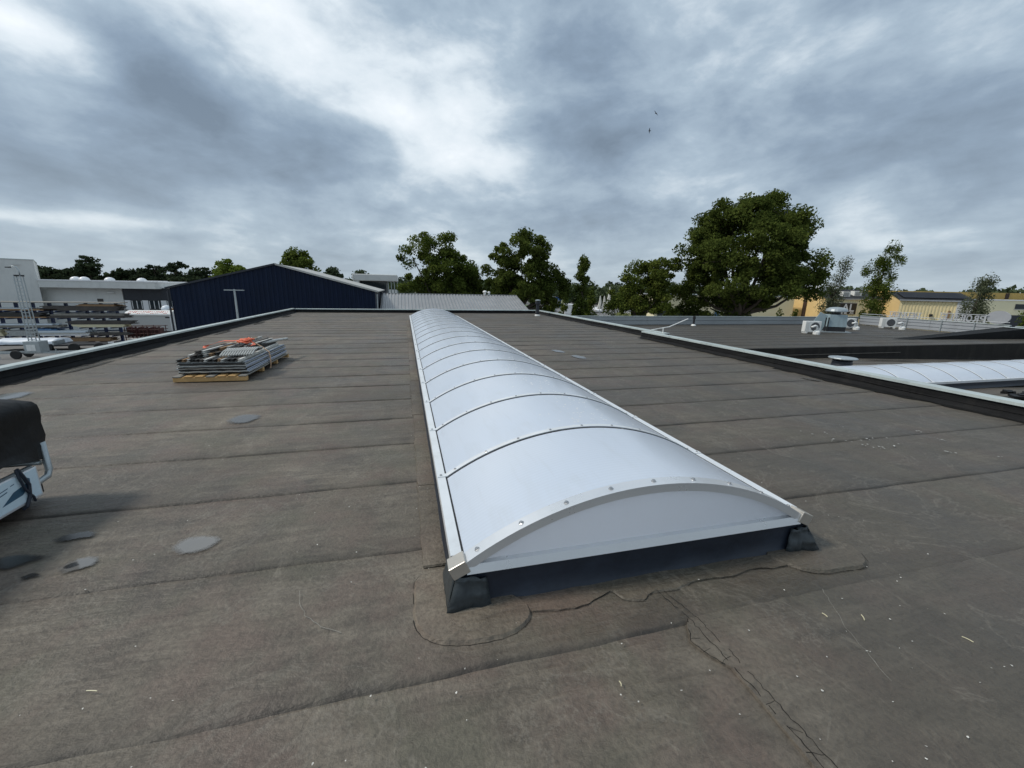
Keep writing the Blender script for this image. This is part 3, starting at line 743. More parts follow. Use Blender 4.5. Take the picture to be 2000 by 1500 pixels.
# ------------------------------------------------------------------ units on the lower roof
def ac_unit(loc, rz, label):
    t_ = thing('air_conditioner', label, 'air conditioner', loc, rz, 'outdoor units on the lower roof')
    box(-.42, .42, -.16, .16, .08, .68).build('casing', 'white_plastic', t_, bevel=.01)
    n_ = 20; mb = MB(); mb.v = [(.10+.24*math.cos(2*PI*k/n_), -.163, .38+.24*math.sin(2*PI*k/n_)) for k in range(n_)]; mb.f = [tuple(range(n_))]
    gr = mb.build('fan_opening', 'black_metal', t_)
    for k in range(7):
        zz = .2+.06*k; hw = math.sqrt(max(.002, .24**2-(zz-.38)**2)); box(.10-hw, .10+hw, -.172, -.165, zz-.006, zz+.006).build('grille_bar', 'letter_grey', gr)
    box(-.40, -.22, -.166, -.161, .12, .62).build('side_panel', 'white_render', t_)
    for x in (-.32, .32): box(x-.05, x+.05, -.19, .19, 0, .08).build('foot', 'white_plastic', t_)
ac_unit((22.25, 18.35, -.5), R(-20), 'white outdoor unit beside the blue-grey roof fan, without goose-neck behind it')
ac_unit((27.9, 20.6, -.5), R(-20), 'white outdoor unit between the roof fan and the pale ribbed fence')
ac_unit((31.9, 20.9, -.5), R(-30), 'white outdoor unit standing alone near the reversed HEUVER letters')
def gooseneck(loc, label):
    t_ = thing('pipe_outlet', label, 'pipe', loc, 0, 'white bent pipe outlets')
    MB().lathe([(.17, 0), (.17, .14), (.12, .2), (.08, .22)], 10).build('base', 'white_plastic', t_)
    MB().tube([(0, 0, .18), (0, 0, .34), (-.05, .0, .44), (-.16, 0, .47), (-.28, .02, .42), (-.36, .05, .40)], .055, 8).build('pipe', 'white_plastic', t_, True)
gooseneck((21.95, 17.75, -.5), 'white bent pipe in front of the unit left of the roof fan')
gooseneck((27.85, 19.95, -.5), 'white bent pipe beside the unit behind the roof fan')
gooseneck((31.6, 19.8, -.5), 'white bent pipe near the unit by the HEUVER letters')
t_ = thing('roof_fan', 'blue-grey box-shaped roof fan with pale flat hood and slanted side panel', 'fan', (24.5, 18.9, -.5), R(-28))
box(-.75, .75, -.55, .55, 0, .06).build('base_plate', 'galvanised', t_)
box(-.40, .50, -.40, .40, .06, .32).build('plinth', 'black_metal', t_)
mb = MB(); mb.v = [(x, y, z) for z, k in ((.32, 1.0), (1.02, .94)) for x, y in ((-.42*k, -.42*k), (.52*k, -.42*k), (.52*k, .42*k), (-.42*k, .42*k))]
mb.f = [(0, 1, 5, 4), (1, 2, 6, 5), (2, 3, 7, 6), (3, 0, 4, 7), (4, 5, 6, 7), (0, 3, 2, 1)]; mb.build('housing', 'hvac_blue', t_, bevel=.01)
MB().lathe([(.22, 1.02), (.22, 1.16), (.30, 1.18)], 16, (.05, 0, 0)).build('neck', 'black_metal', t_)
MB().lathe([(.48, 1.17), (.54, 1.22), (.50, 1.34), (.36, 1.42), (.1, 1.45)], 20, (.05, 0, 0)).build('hood', 'galvanised', t_)
mb = MB(); mb.bar((-.95, -.1, .12), (-.50, -.1, 1.0), .66, .04, (0, -1, 0)); mb.build('slanted_panel', 'hvac_blue', t_)
for x in (-.6, -.46): mb = MB(); mb.bar((x, -.46, .06), (x, -.46, .85), .05, .05); mb.build('strut', 'black_metal', t_)
# pipes on the roofs
t_ = thing('vent_pipe', 'dark vent pipe with flat cap standing by the far parapet', 'pipe', (7.95, 24.55, 0))
MB().lathe([(.17, 0), (.17, .05), (.12, .09)], 14).build('collar', 'white_plastic', t_); MB().lathe([(.105, .05), (.105, .72), (.16, .76), (.16, .86), (.12, .90)], 14).build('pipe', 'dark_cladding', t_)
MB().lathe([(.17, .93), (.17, .97), (.05, 1.0)], 14).build('cap', 'galvanised', t_); MB().lathe([(.05, .88), (.05, .94)], 8).build('spindle', 'black_metal', t_)
t_ = thing('vent_pipe', 'slim black vent pipe in front of the grey sheet parapet', 'pipe', (18.2, 23.1, -.5))
MB().lathe([(.16, 0), (.10, .1)], 12).build('collar', 'white_plastic', t_); MB().lathe([(.06, .05), (.06, .42), (.09, .43), (.09, .6), (.05, .62)], 10).build('pipe', 'black_metal', t_)
t_ = thing('support_rod', 'thin white rod leaning out over the lower roof from the parapet', 'rod', (8.75, 13.4, .25))
MB().tube([(0, 0, 0), (.75, -.02, .12), (1.5, -.05, .42)], .02, 6).build('rod', 'white_plastic', t_)
MB().tube([(.0, -.75, -.2), (0, -.75, .16)], .02, 6).build('bracket', 'white_plastic', t_)

# ------------------------------------------------------------------ pallet with dismantled sheets
PX, PY = -3.21, 9.05      # middle of the pallet
t_ = thing('wooden_pallet', 'long wooden pallet on the roof under the stack of old sheets', 'pallet', (PX, PY, .012), R(-1.5))
for k, y in enumerate((-1.2, -.4, .42, 1.2)):
    box(-.55, .55, y-.04, y+.04, .005, .078).build('bearer', 'wood_fresh', t_, bevel=.004)
for k in range(7):
    x = -.49+.163*k; box(x-.06, x+.06, -1.25, 1.24, .08, .10).build('board', 'wood_fresh' if k % 3 else 'wood_grey', t_, bevel=.003)
GS = 'old sheets stacked on the pallet'
z = .115
for k in range(8):
    mb = MB(); hw = .52+random.uniform(-.015, .015); hl = 1.13+random.uniform(-.05, .04); nx, ny = 14, 6; th = .019; sag = random.uniform(.002, .008)
    for s_ in (0, 1):
        for i in range(nx+1):
            for j in range(ny+1):
                x = -hw+2*hw*i/nx; y = -hl+2*hl*j/ny
                mb.v.append((x, y, s_*th+sag*math.sin(i*1.9+k)*.5+sag*math.cos(j*1.3+k*2)*.5))
    q = (nx+1)*(ny+1)
    for i in range(nx):
        for j in range(ny):
            a = i*(ny+1)+j; mb.f += [(a, a+ny+1, a+ny+2, a+1), (q+a, q+a+1, q+a+ny+2, q+a+ny+1)]
    for i in range(nx):
        for j in (0, ny): a = i*(ny+1)+j; mb.f.append((a, a+ny+1, q+a+ny+1, q+a))
    for j in range(ny):
        for i in (0, nx): a = i*(ny+1)+j; mb.f.append((a, a+1, q+a+1, q+a))
    o = mb.build('old_sheet', ('poly_old_grey', 'poly_old_grey', 'profile_dark', 'poly_old_grey')[k % 4])
    o.data.materials.append(MATS[('profile_dark', 'profile_alu', 'profile_dark', 'poly_old_grey')[k % 4]]); o.data.materials.append(MATS['poly_old_blue' if k % 3 else 'poly_old_grey'])
    for p_ in o.data.polygons: p_.material_index = 1 if abs(p_.normal.y) > .7 else 2 if abs(p_.normal.x) > .7 else 0
    o.location = (PX+.0+random.uniform(-.02, .02), PY+random.uniform(-.03, .05), z+.012); o.rotation_euler = (0, 0, R(-1.5)+random.uniform(-.012, .012)); z += .0255
    tag(o, 'thin old rooflight sheet lying flat in the stack on the pallet', 'sheet', GS)
ztop = z+.012
def profile_bar(x, y0, y1, zz, w, h, ang, mat, label, grp, tilt=0.0):
    mb = MB(); ln = y1-y0
    mb.box(-w/2, w/2, 0, ln, 0, h*.22); mb.box(-w*.12, w*.12, .001, ln-.001, h*.22, h*.8); mb.box(-w*.42, w*.42, 0, ln, h*.8, h)
    o = mb.build('metal_profile', mat); o.location = (PX+x, PY+y0, zz); o.rotation_euler = (tilt, 0, ang); tag(o, label, 'profile', grp); return o
GP = 'metal profiles on top of the sheets'
zz = ztop+.004
PM = ('profile_dark', 'profile_pale', 'wood_dark', 'profile_dark', 'profile_alu', 'wood_brown')
for k in range(15):
    profile_bar(-.51+.066*k+random.uniform(-.008, .008), -1.18+random.uniform(0, .10), .85+random.uniform(-.35, .35), zz+random.uniform(0, .004), .052, .04, random.uniform(-.03, .0), PM[(k*5+k//4) % 6], 'flat metal profile in the lowest row on the sheet stack', GP)
zz += .046
for k in range(12):
    profile_bar(-.43+.066*k+random.uniform(-.012, .012), -1.0+.07*k+random.uniform(-.12, .10), .95+random.uniform(-.3, .3), zz+random.uniform(0, .008), .05, .042, -.07+random.uniform(-.05, .03), PM[(k*7+1) % 6], 'metal profile in the middle row of the pile', GP, random.uniform(0, .01))
zz += .050
for k in range(9):
    profile_bar(-.34+.075*k, -.86+.10*k+random.uniform(-.12, .12), 1.1+random.uniform(-.25, .15), zz+random.uniform(0, .008), .05, .045, -.10+random.uniform(-.06, .04), PM[(k*5+2) % 6], 'metal profile in the topmost row of the pile', GP, random.uniform(0, .015))
zz += .02
mb = MB()     # one long profile sticking out at the back
mb.tube([(.12, -.5, 0), (.28, .3, .025), (.42, .9, .02), (.52, 1.45, -.01)], .03, 8); o = mb.build('bent_profile', 'profile_alu'); o.location = (PX, PY, zz-.03); tag(o, 'bent grey edge profile sticking out past the stack', 'profile')
# short comb of clips at the front right
for k in range(13):
    mb = MB(); mb.tube([(0, -.22, 0), (0, -.05, .055), (0, .15, .075), (.01, .35, .05)], .016, 6); o = mb.build('metal_clip', 'profile_alu')
    o.location = (PX+.06+.037*k, PY-.78+.012*k, ztop+.075); tag(o, 'short curved metal clip in the row at the stack front', 'clip', 'row of curved clips')
# straps and bunched orange webbing
t_ = thing('ratchet_strap', 'orange lashing strap bunched on top of the pile', 'strap', (PX, PY, ztop))
def band(pts, w, mat, name):
    mb = MB(); a = [Vector(p) for p in pts]
    for i, p in enumerate(a):
        d = (a[min(i+1, len(a)-1)]-a[max(i-1, 0)]).normalized(); s_ = Vector((0, 1, 0)); s_ = (s_-d*s_.dot(d)).normalized()*w/2
        mb.v += [tuple(p-s_), tuple(p+s_)]
    for i in range(len(a)-1): mb.f.append((2*i, 2*i+2, 2*i+3, 2*i+1))
    o = mb.build(name, mat, t_); q = o.modifiers.new('solid', 'SOLIDIFY'); q.thickness = .006; return o
band([(-.30, -.05, .165), (-.2, -.05, .195), (-.05, -.05, .20), (.15, -.06, .205), (.33, -.06, .19), (.47, -.06, .09), (.565, -.06, .0), (.575, -.06, -.12), (.57, -.06, -.26), (.555, -.06, -.34)], .05, 'strap_pale', 'webbing')
band([(-.32, .0, .20), (-.22, .02, .225), (-.1, .05, .215), (.02, .03, .225)], .12, 'orange_strap', 'webbing')
mb = MB(); rg = random.Random(9)
for k in range(7):
    pts = []; a0 = rg.uniform(0, 6.28); cx_, cy_ = rg.uniform(.12, .26), rg.uniform(-.12, .04)
    for i in range(9): a = a0+i*.8; q = .09+rg.uniform(-.035, .03); pts.append((cx_+q*math.cos(a), cy_+q*.8*math.sin(a), .205+.010*k*.8+rg.uniform(-.015, .015)))
    mb.tube(pts, .017, 6)
mb.build('bunched_webbing', 'orange_strap', t_, True)
band([(.05, -.02, .215), (.15, -.03, .225), (.25, -.06, .23)], .09, 'orange_strap', 'webbing')
band([(-.33, .02, .19), (-.40, -.12, .165), (-.43, -.30, .155), (-.38, -.45, .15)], .05, 'orange_strap', 'webbing')
band([(.28, -.05, .20), (.36, -.2, .175), (.33, -.38, .17)], .05, 'orange_strap', 'webbing')

# ------------------------------------------------------------------ covered hoist frame at the left
t_ = thing('hoist_frame', 'aluminium hoist frame under a black cover with white plate hanging on its side', 'hoist', (-2.70, 3.74, .012))
mb = MB(); nx, ny, nz = 10, 14, 10; rg = random.Random(5)
def cov(u, v, w):   # rounded sagging box, right side at x=0, running towards -y
    x = -1.25+1.25*u; y = -1.75+1.75*v; zz_ = .33+.50*w
    return x, y, zz_
vs = {}
def cv(i, j, k):
    key = (i, j, k)
    if key in vs: return vs[key]
    x, y, z_ = cov(i/nx, j/ny, k/nz); u, v, w = i/nx, j/ny, k/nz
    top = max(0, w-.75)/.25
    x -= .07*top**2*(1 if u > .5 else -1); y -= .09*top**2*(1 if v > .5 else -1)
    e = .012*math.sin(u*9+v*7+w*5)+.01*math.sin(v*17-w*8)+rg.uniform(-.006, .006)
    x += e; y += e*.7; z_ += .012*math.sin(u*6+v*9)
    if w < .05: z_ += .05*math.sin(v*11)+.02
    z_ -= .06*(1-v)*top*0 + (.05*top if v > .93 or u > .93 else 0)
    vs[key] = len(mb.v); mb.v.append((x, y, z_)); return vs[key]
for j in range(ny):
    for k in range(nz):
        for i in (0, nx): mb.f.append((cv(i, j, k), cv(i, j+1, k), cv(i, j+1, k+1), cv(i, j, k+1)))
for i in range(nx):
    for k in range(nz):
        for j in (0, ny): mb.f.append((cv(i, j, k), cv(i+1, j, k), cv(i+1, j, k+1), cv(i, j, k+1)))
    for j in range(ny): mb.f.append((cv(i, j, nz), cv(i+1, j, nz), cv(i+1, j+1, nz), cv(i, j+1, nz)))
mb.build('cover', 'tarp_black', t_, True)
fr_ = MB().tube([(-.01, -.035, .44), (-.005, -.035, .22), (-.005, -.06, .175), (-.005, -.16, .165), (-.005, -1.7, .165)], .022, 10).build('frame_tube', 'galvanised', t_, True)
MB().tube([(-.04, -.04, .28), (-.3, -.05, .28), (-1.2, -.05, .28)], .02, 8).build('frame_tube', 'galvanised', t_, True)
MB().tube([(-.03, -.15, .29), (-.03, -1.6, .29)], .016, 8).build('frame_tube', 'galvanised', t_, True)
box(-1.2, -.05, -1.7, -.06, .05, .135).build('base_tray', 'black_metal', t_)
for x, y in ((-.12, -.2), (-.12, -1.5), (-1.1, -.2), (-1.1, -1.5)): MB().lathe([(.05, 0), (.05, .05)], 12, (x, y, 0)).build('foot', 'tyre', t_)
pl = box(.03, .048, -.62, -.20, .085, .315).build('plate', 'aluminium', t_, bevel=.006)
box(.0481, .0505, -.605, -.215, .105, .305).build('plate_face', 'sign_sky', pl)
mb = MB()
for poly in ([(-.52, .155), (-.36, .165), (-.30, .205), (-.305, .235), (-.42, .215)], [(-.325, .245), (-.285, .215), (-.28, .255), (-.32, .285)], [(-.53, .225), (-.46, .235), (-.46, .242), (-.53, .232)], [(-.53, .248), (-.45, .258), (-.45, .264), (-.53, .254)], [(-.43, .262), (-.40, .266), (-.40, .272), (-.43, .268)]):
    o_ = len(mb.v); mb.v += [(.0515, y, z_) for y, z_ in poly]; mb.f.append(tuple(range(o_, o_+len(poly))))
mb.build('printed_mark', 'sign_blue', pl)
mb = MB(); mb.tube([(.055, -.36, .36), (.062, -.34, .30), (.062, -.31, .22), (.062, -.325, .14), (.058, -.36, .075), (.04, -.37, .06)], .011, 6)
mb.tube([(.055, -.37, .36), (.064, -.37, .29), (.066, -.35, .2), (.062, -.30, .12), (.055, -.285, .08)], .008, 6); mb.build('strap', 'epdm', t_)

# ------------------------------------------------------------------ puddles, droppings, chips
def wet_mesh(pts, c, zf, label, mat='puddle_water'):
    me = bpy.data.meshes.new('puddle'); vs, fs, dp_ = [(c[0], c[1], zf(*c))], [], [1.0]; n_ = len(pts)
    for ring, q in ((1, .55), (2, 1.0)):
        for x, y in pts: xx, yy_ = c[0]+(x-c[0])*q, c[1]+(y-c[1])*q; vs.append((xx, yy_, zf(xx, yy_))); dp_.append(.8 if ring == 1 else 0.0)
    for k in range(n_):
        fs.append((0, 1+k, 1+(k+1) % n_)); fs.append((1+k, 1+n_+k, 1+n_+(k+1) % n_, 1+(k+1) % n_))
    me.from_pydata(vs, [], fs); a = me.attributes.new('depth', 'FLOAT', 'POINT'); a.data.foreach_set('value', np.array(dp_, dtype=np.float32)); me.materials.append(MATS[mat])
    o = bpy.data.objects.new('puddle', me); COL.objects.link(o); tag(o, label, kind='structure')
def puddle(cx_, cy_, rx, ry, rot=0.0, label='small puddle on the bitumen roof'):
    n_ = 12; pts = []
    for k in range(n_):
        a = 2*PI*k/n_; q = random.uniform(.9, 1.1); x, y = rx*q*math.cos(a), ry*q*math.sin(a); pts.append((cx_+x*math.cos(rot)-y*math.sin(rot), cy_+x*math.sin(rot)+y*math.cos(rot)))
    pts = closed_curve(pts, 5, .002); wet_mesh(pts, (cx_, cy_), lambda x, y: .0165, label)
puddle(-1.36, 2.755, .155, .115, -.2, 'oval puddle in front of the covered hoist frame')
puddle(-1.93, 2.68, .105, .085, .2, 'pale little puddle at the edge of the hoist shadow')
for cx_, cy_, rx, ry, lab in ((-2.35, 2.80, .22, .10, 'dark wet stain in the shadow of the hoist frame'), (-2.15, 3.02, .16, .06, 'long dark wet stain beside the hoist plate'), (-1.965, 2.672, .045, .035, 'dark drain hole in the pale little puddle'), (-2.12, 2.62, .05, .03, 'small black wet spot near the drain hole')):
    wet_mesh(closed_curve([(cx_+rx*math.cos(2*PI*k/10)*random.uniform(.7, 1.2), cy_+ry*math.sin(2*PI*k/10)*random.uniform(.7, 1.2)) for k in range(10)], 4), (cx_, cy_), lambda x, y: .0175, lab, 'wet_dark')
puddle(-1.99, 5.51, .20, .24, 0, 'puddle between the pallet and the long skylight')
puddle(3.98, 10.36, .16, .34, .2, 'narrow puddle on the skylight side, further from the parapet step'); puddle(4.17, 9.4, .17, .36, .15, 'narrow puddle to the right of the long skylight')
puddle(7.75, 6.2, .10, .22, .3, 'puddle at the foot of the wide parapet')
puddle(-5.55, 7.25, .28, .35, .1, 'wide puddle at the foot of the parapet beside the hoist frame')
for k, (y, w) in enumerate(((9.6, .10), (11.2, .09), (13.4, .10), (15.8, .09), (19.5, .12), (23.6, .2))): puddle(-5.98+random.uniform(-.03, .03), y, w, .9, .02, 'thin puddle strip along the yard-side parapet')
for x, y, rx, ry in ((20.0, 12.6, 2.2, .16), (22.5, 12.2, 1.6, .2)):
    n_ = 28; mb = MB(); mb.v = [(x+rx*math.cos(2*PI*k/n_)*random.uniform(.85, 1.1), y+ry*math.sin(2*PI*k/n_)*random.uniform(.7, 1.2), -1.0) for k in range(n_)]
    wet_mesh([(a, b_) for a, b_, _ in mb.v], (x, y), lambda a, b_: zB(a)+.035, 'long puddle at the foot of the black roof step')
def flecks(name, label, pts, lo_, hi_, mat):
    mb = MB()
    for x, y in pts:
        q = random.uniform(lo_, hi_); a0 = random.uniform(0, 6.28); st = random.uniform(.3, .9); o_ = len(mb.v); n_ = 7
        for k in range(n_):
            a = 2*PI*k/n_; e = random.uniform(.6, 1.25); xx, yy_ = q*e*math.cos(a), q*e*st*math.sin(a)
            mb.v.append((x+xx*math.cos(a0)-yy_*math.sin(a0), y+xx*math.sin(a0)+yy_*math.cos(a0), .0215+random.uniform(0, .002)))
        mb.f.append(tuple(range(o_, o_+n_)))
    o = mb.build(name, mat); tag(o, label, kind='stuff'); return o
pts = [(random.uniform(-1.8, 3.4), .7+random.random()**1.6*2.6) for _ in range(110)] + [(random.uniform(-4.5, -.05), random.uniform(2.5, 9)) for _ in range(60)] + [(random.uniform(.0, .16), random.uniform(1.7, 6)) for _ in range(26)] + [(random.uniform(1.3, 2.9), random.uniform(.7, 1.6)) for _ in range(22)]
pts = [p for p in pts if not (.13 < p[0] < 2.6 and p[1] > 1.78)]
flecks('paint_chips', 'scattered small white chips on the bitumen roof', pts, .0025, .0065, 'chip')
pts = []
for k in range(16):
    bx_, by_ = random.gauss(5.35, .45), random.gauss(3.15, .35)
    for q in range(random.randint(1, 4)): pts.append((bx_+random.gauss(0, .03), by_+random.gauss(0, .03)))
flecks('bird_droppings', 'white bird droppings near the wide parapet', pts, .006, .020, 'old_dropping')
mb = MB(); rg = random.Random(4)
for k in range(9):
    x, y = rg.uniform(-1.6, 3.2), rg.uniform(.85, 3.0)
    if .1 < x < 2.7 and y > 1.75: continue
    a = rg.uniform(0, 3.14); ln = rg.uniform(.02, .05); pts = [(x+ln*math.cos(a)*q+.004*math.sin(q*3), y+ln*math.sin(a)*q, .0225) for q in (0, .35, .7, 1)]
    mb.tube(pts, .0022, 5)
o = mb.build('wood_splinters', 'cream_pack'); tag(o, 'pale wood splinters and straws lying on the roof', kind='stuff')
mb = MB()
for pts in ([(-.62, 2.15), (-.60, 2.05), (-.55, 1.95), (-.46, 1.86), (-.36, 1.80)], 
            [(3.9, 3.9), (3.75, 3.5), (3.72, 3.2), (3.9, 2.9)], [(2.25, 1.5), (2.1, 1.25), (2.0, .98)]):
    rb = ribbon(jag(pts, .03, .005), .0012, .0185, 0); mb.add(rb.v, rb.f)
o = mb.build('scratch', 'wood_grey', roof); tag(o, 'thin pale scratches in the bitumen')

# ------------------------------------------------------------------ dark blue hall with gable towards us
def corr(prof_pitch, depth, x):       # trapezoid profile
    u = (x/prof_pitch) % 1.0
    return depth*(0 if u < .35 else (u-.35)/.12 if u < .47 else 1 if u < .85 else (1-u)/.15)
t_ = thing('blue_hall', 'dark blue corrugated hall with a pale sheet roof behind the far parapet', 'building', (-8.7, 33, G))
HW, EV, RG, DP = 6.55, 5.72, 7.42, 11.2; pitch_ = .30
def corrwall(x0, x1, topf, z0, y, depth, pit):
    mb = MB(); xs = []; x = x0
    while x < x1:
        for q in (0, .35, .47, .85): xs.append(min(x1, x+q*pit))
        x += pit
    xs = sorted(set(xs+[x1]))
    for x in xs:
        yy_ = y-corr(pit, depth, x-x0); mb.v += [(x, yy_, z0), (x, yy_, topf(x))]
    for i in range(len(xs)-1): mb.f.append((2*i, 2*i+2, 2*i+3, 2*i+1))
    return mb
corrwall(-HW, HW, lambda x: RG-(RG-EV)*abs(x)/HW, 0, 0, .05, pitch_).build('front_wall', 'blue_sheet', t_)
mb = MB(); mb.v = [(-HW, .01, 0), (-HW, DP, 0), (-HW, DP, EV), (-HW, .01, EV), (HW, .01, 0), (HW, DP, 0), (HW, DP, EV), (HW, .01, EV)]; mb.f = [(0, 1, 2, 3)]; v8 = mb.v; mb.v = v8[:4]; mb.build('side_wall', 'blue_sheet', t_); mb = MB(); mb.v = v8[4:]; mb.f = [(0, 1, 2, 3)]; mb.build('side_wall', 'blue_sheet', t_)
for sx in (-1, 1):
    mb = MB(); n_ = 38; th = .07
    for j in range(n_+1):
        y = -.12+(DP+.2)*j/n_; e = .03 if j % 2 else 0
        mb.v += [(0, y, RG+.05+e), (sx*(HW+.22), y, EV-.01+e), (sx*(HW+.22), y, EV-.06), (0, y, RG)]
    for j in range(n_):
        for k in range(4): a = j*4; mb.f.append((a+k, a+4+k, a+4+(k+1) % 4, a+(k+1) % 4))
    mb.f += [(0, 1, 2, 3), (n_*4, n_*4+3, n_*4+2, n_*4+1)]
    rf = mb.build('roof', 'roof_sheet_pale', t_)
    mb = MB(); mb.bar((0, -.14, RG+.05), (sx*(HW+.22), -.14, EV-.02), .05, .12); mb.build('verge', 'roof_sheet_pale' if sx > 0 else 'dark_cladding', rf)
mb = MB().tube([(-HW-.1, -.12, .1), (-HW-.1, -.12, EV-.2)], .06, 8); mb.build('downpipe', 'dark_cladding', t_)
mb = MB().tube([(HW+.12, .15, .1), (HW+.12, .15, EV-.2)], .05, 8); mb.build('downpipe', 'galvanised', t_)

# low building with ribbed silver roof
t_ = thing('silver_roof_building', 'low building with a ribbed silver sheet roof behind the far parapet', 'building', (-2.0, 28.2, G))
pit = .29; x1 = 12.6; mb = MB(); xs = []; x = 0
while x < x1:
    for q in (0, .35, .47, .85): xs.append(min(x1, x+q*pit))
    x += pit
xs = sorted(set(xs+[x1]))
za, zb, ya, yb = 2.55, 5.42, 1.0, 11.8
for x in xs: e = corr(pit, .055, x); mb.v += [(x, ya, za+e), (x, yb, zb+e), (x, yb+.05, zb+.02)]
for i in range(len(xs)-1):
    for k in (0, 1): a = 3*i+k; mb.f.append((a, a+3, a+4, a+1))
rf = mb.build('roof', 'silver_sheet', t_)
mb = MB(); mb.bar((0, yb+.1, zb+.05), (x1, yb+.1, zb+.05), .3, .04); mb.build('ridge_cap', 'silver_sheet', rf)
mb = MB(); mb.bar((x1+.04, ya, za), (x1+.04, yb, zb), .10, .12); mb.build('verge', 'silver_sheet', rf)
mb = MB(); mb.v = [(x1, ya, 0), (x1, yb+5, 0), (x1, yb, zb-.05), (x1, ya, za-.05), (0, yb+.2, 0), (0, yb+.2, zb-.05), (x1, yb+.2, 0), (x1, yb+.2, zb-.05), (0, ya, 0), (0, ya, za-.05)]; mb.f = [(0, 1, 2, 3), (4, 6, 7, 5), (8, 0, 3, 9)]; mb.build('wall', 'grey_render', t_)
MB().lathe([(.12, 0), (.12, .25), (.22, .3), (.15, .42), (.03, .46)], 10, (9.55, 11.9, zb)).build('roof_fan', 'white_plastic', rf)
MB().lathe([(.10, 0), (.10, .2), (.16, .25), (.12, .35), (.03, .38)], 10, (9.95, 11.9, zb)).build('roof_fan', 'white_plastic', rf)

# building with white canopy roof behind
t_ = thing('canopy_building', 'grey building with a thick white flat canopy roof behind the silver roof', 'building', (-4.7, 75, G))
box(-3.55, 3.6, -1, 9, 6.85, 7.95).build('canopy', 'white_render', t_, bevel=.12)
box(-2.5, 1.7, 0, 8, 0, 6.86).build('wall', 'dark_cladding', t_); box(-2.45, 1.65, -.05, -.005, 5.7, 6.75).build('window', 'glass_dark', t_)
box(-3.5, -2.55, -.9, 8, 0, 6.86).build('pier', 'white_render', t_)
for k in range(3): box(2.1+.5*k, 2.45+.5*k, 0, .05, 4.9, 5.5).build('pale_panel', 'white_plastic', t_)  # small white plastic panels to the right of the dark wall
for k in range(4): box(2.0+.5*k, 2.12+.5*k, 0, .1, 0, 6.86).build('mullion', 'galvanised', t_)
t_ = thing('lamp_post', 'thin white lamp post behind the ridge of the silver roof', 'lamp post', (1.5, 62, G))
MB().tube([(0, 0, 0), (0, 0, 7.0)], [.09, .06], 8).build('pole', 'white_plastic', t_); box(-.6, .2, -.1, .1, 6.95, 7.05).build('lamp_head', 'white_plastic', t_)
t_ = thing('lamp_post', 'grey T-shaped lamp post with two flat heads before the blue hall', 'lamp post', (-10.4, 30, G))
MB().tube([(0, 0, 0), (0, 0, 5.68)], [.10, .06], 10).build('pole', 'galvanised', t_)
for sx in (-1, 1): box(min(sx*.05, sx*.56), max(sx*.05, sx*.56), -.09, .09, 5.66, 5.71).build('lamp_head', 'galvanised', t_)
box(-.05, .05, -.05, .05, 5.62, 5.74).build('bracket', 'galvanised', t_)

# ------------------------------------------------------------------ left side: white hall, office, yard
t_ = thing('white_hall', 'tall white hall with a lower wing and flat roof overhang behind the timber rack', 'building', (-42, 62, G))
tb = box(-26, 0, 0, 16, 0, 8.22).build('tall_block', 'white_render', t_); tb.location = (.2, 0, 0); tb.rotation_euler = (0, 0, R(33)); box(-26.05, .05, -.05, 16, 8.225, 8.3).build('roof_edge', 'cap_aluminium', tb)
box(-3.0, 7.6, 1.2, 14, 0, 5.15).build('wing', 'white_render', t_)
fa = box(.25, 11.9, -.1, 12, 5.16, 5.95).build('fascia', 'white_render', t_); box(.25, 11.95, -.15, 12, 5.95, 6.08).build('roof_edge', 'sign_white', fa)
w_ = box(4.9, 5.5, 1.15, 1.19, 3.35, 3.85).build('window', 'wood_dark', t_)
box(6.2, 6.9, .9, 1.19, 4.55, 4.65).build('wall_lamp', 'white_plastic', t_)
for x in (1.0, 1.9, 4.6, 8.1):
    MB().lathe([(.55, 0), (.52, .14), (.4, .3), (.2, .4), (.02, .43)], 14, (x+.4, 4, 6.07)).build('roof_dome', 'skylight_dome', t_, True)
for k in range(7): box(9.2+.38*k, 9.45+.38*k, 3, 3.3, 6.07, 6.16).build('roof_kerb', 'sign_white', t_)
box(-1.6, -1.0, -.06, -.01, 7.6, 7.72).build('wall_lamp', 'grey_render', tb)
t_ = thing('dark_office', 'dark clad office with white window band beside the blue hall', 'building', (-34.35, 63.25, G))
box(0, 8, 0, 10, 3.75, 5.25).build('cladding', 'dark_cladding', t_); box(-.02, 8.1, -.1, 10, 5.255, 5.36).build('roof_edge', 'sign_white', t_)
box(0, 8, .1, 10, 0, 3.74).build('wall', 'dark_cladding', t_)
for x in (.02, 1.9, 3.9, 5.9): box(x, x+.6, .0, .09, 2.5, 3.7).build('white_panel', 'sign_white', t_)
for x in (.75, 2.6, 4.6, 6.6):
    w_ = box(x, x+1.1, .03, .09, 2.65, 3.65).build('window', 'glass_dark', t_)
    for q in (0, .5, 1.0): box(x+q, x+q+.07, .0, .029, 2.65, 3.65).build('frame', 'sign_white', w_)
for x in (2.0, 4.0): box(x-.02, x+.02, -.01, -.002, 3.76, 5.24).build('joint', 'black_metal', t_)
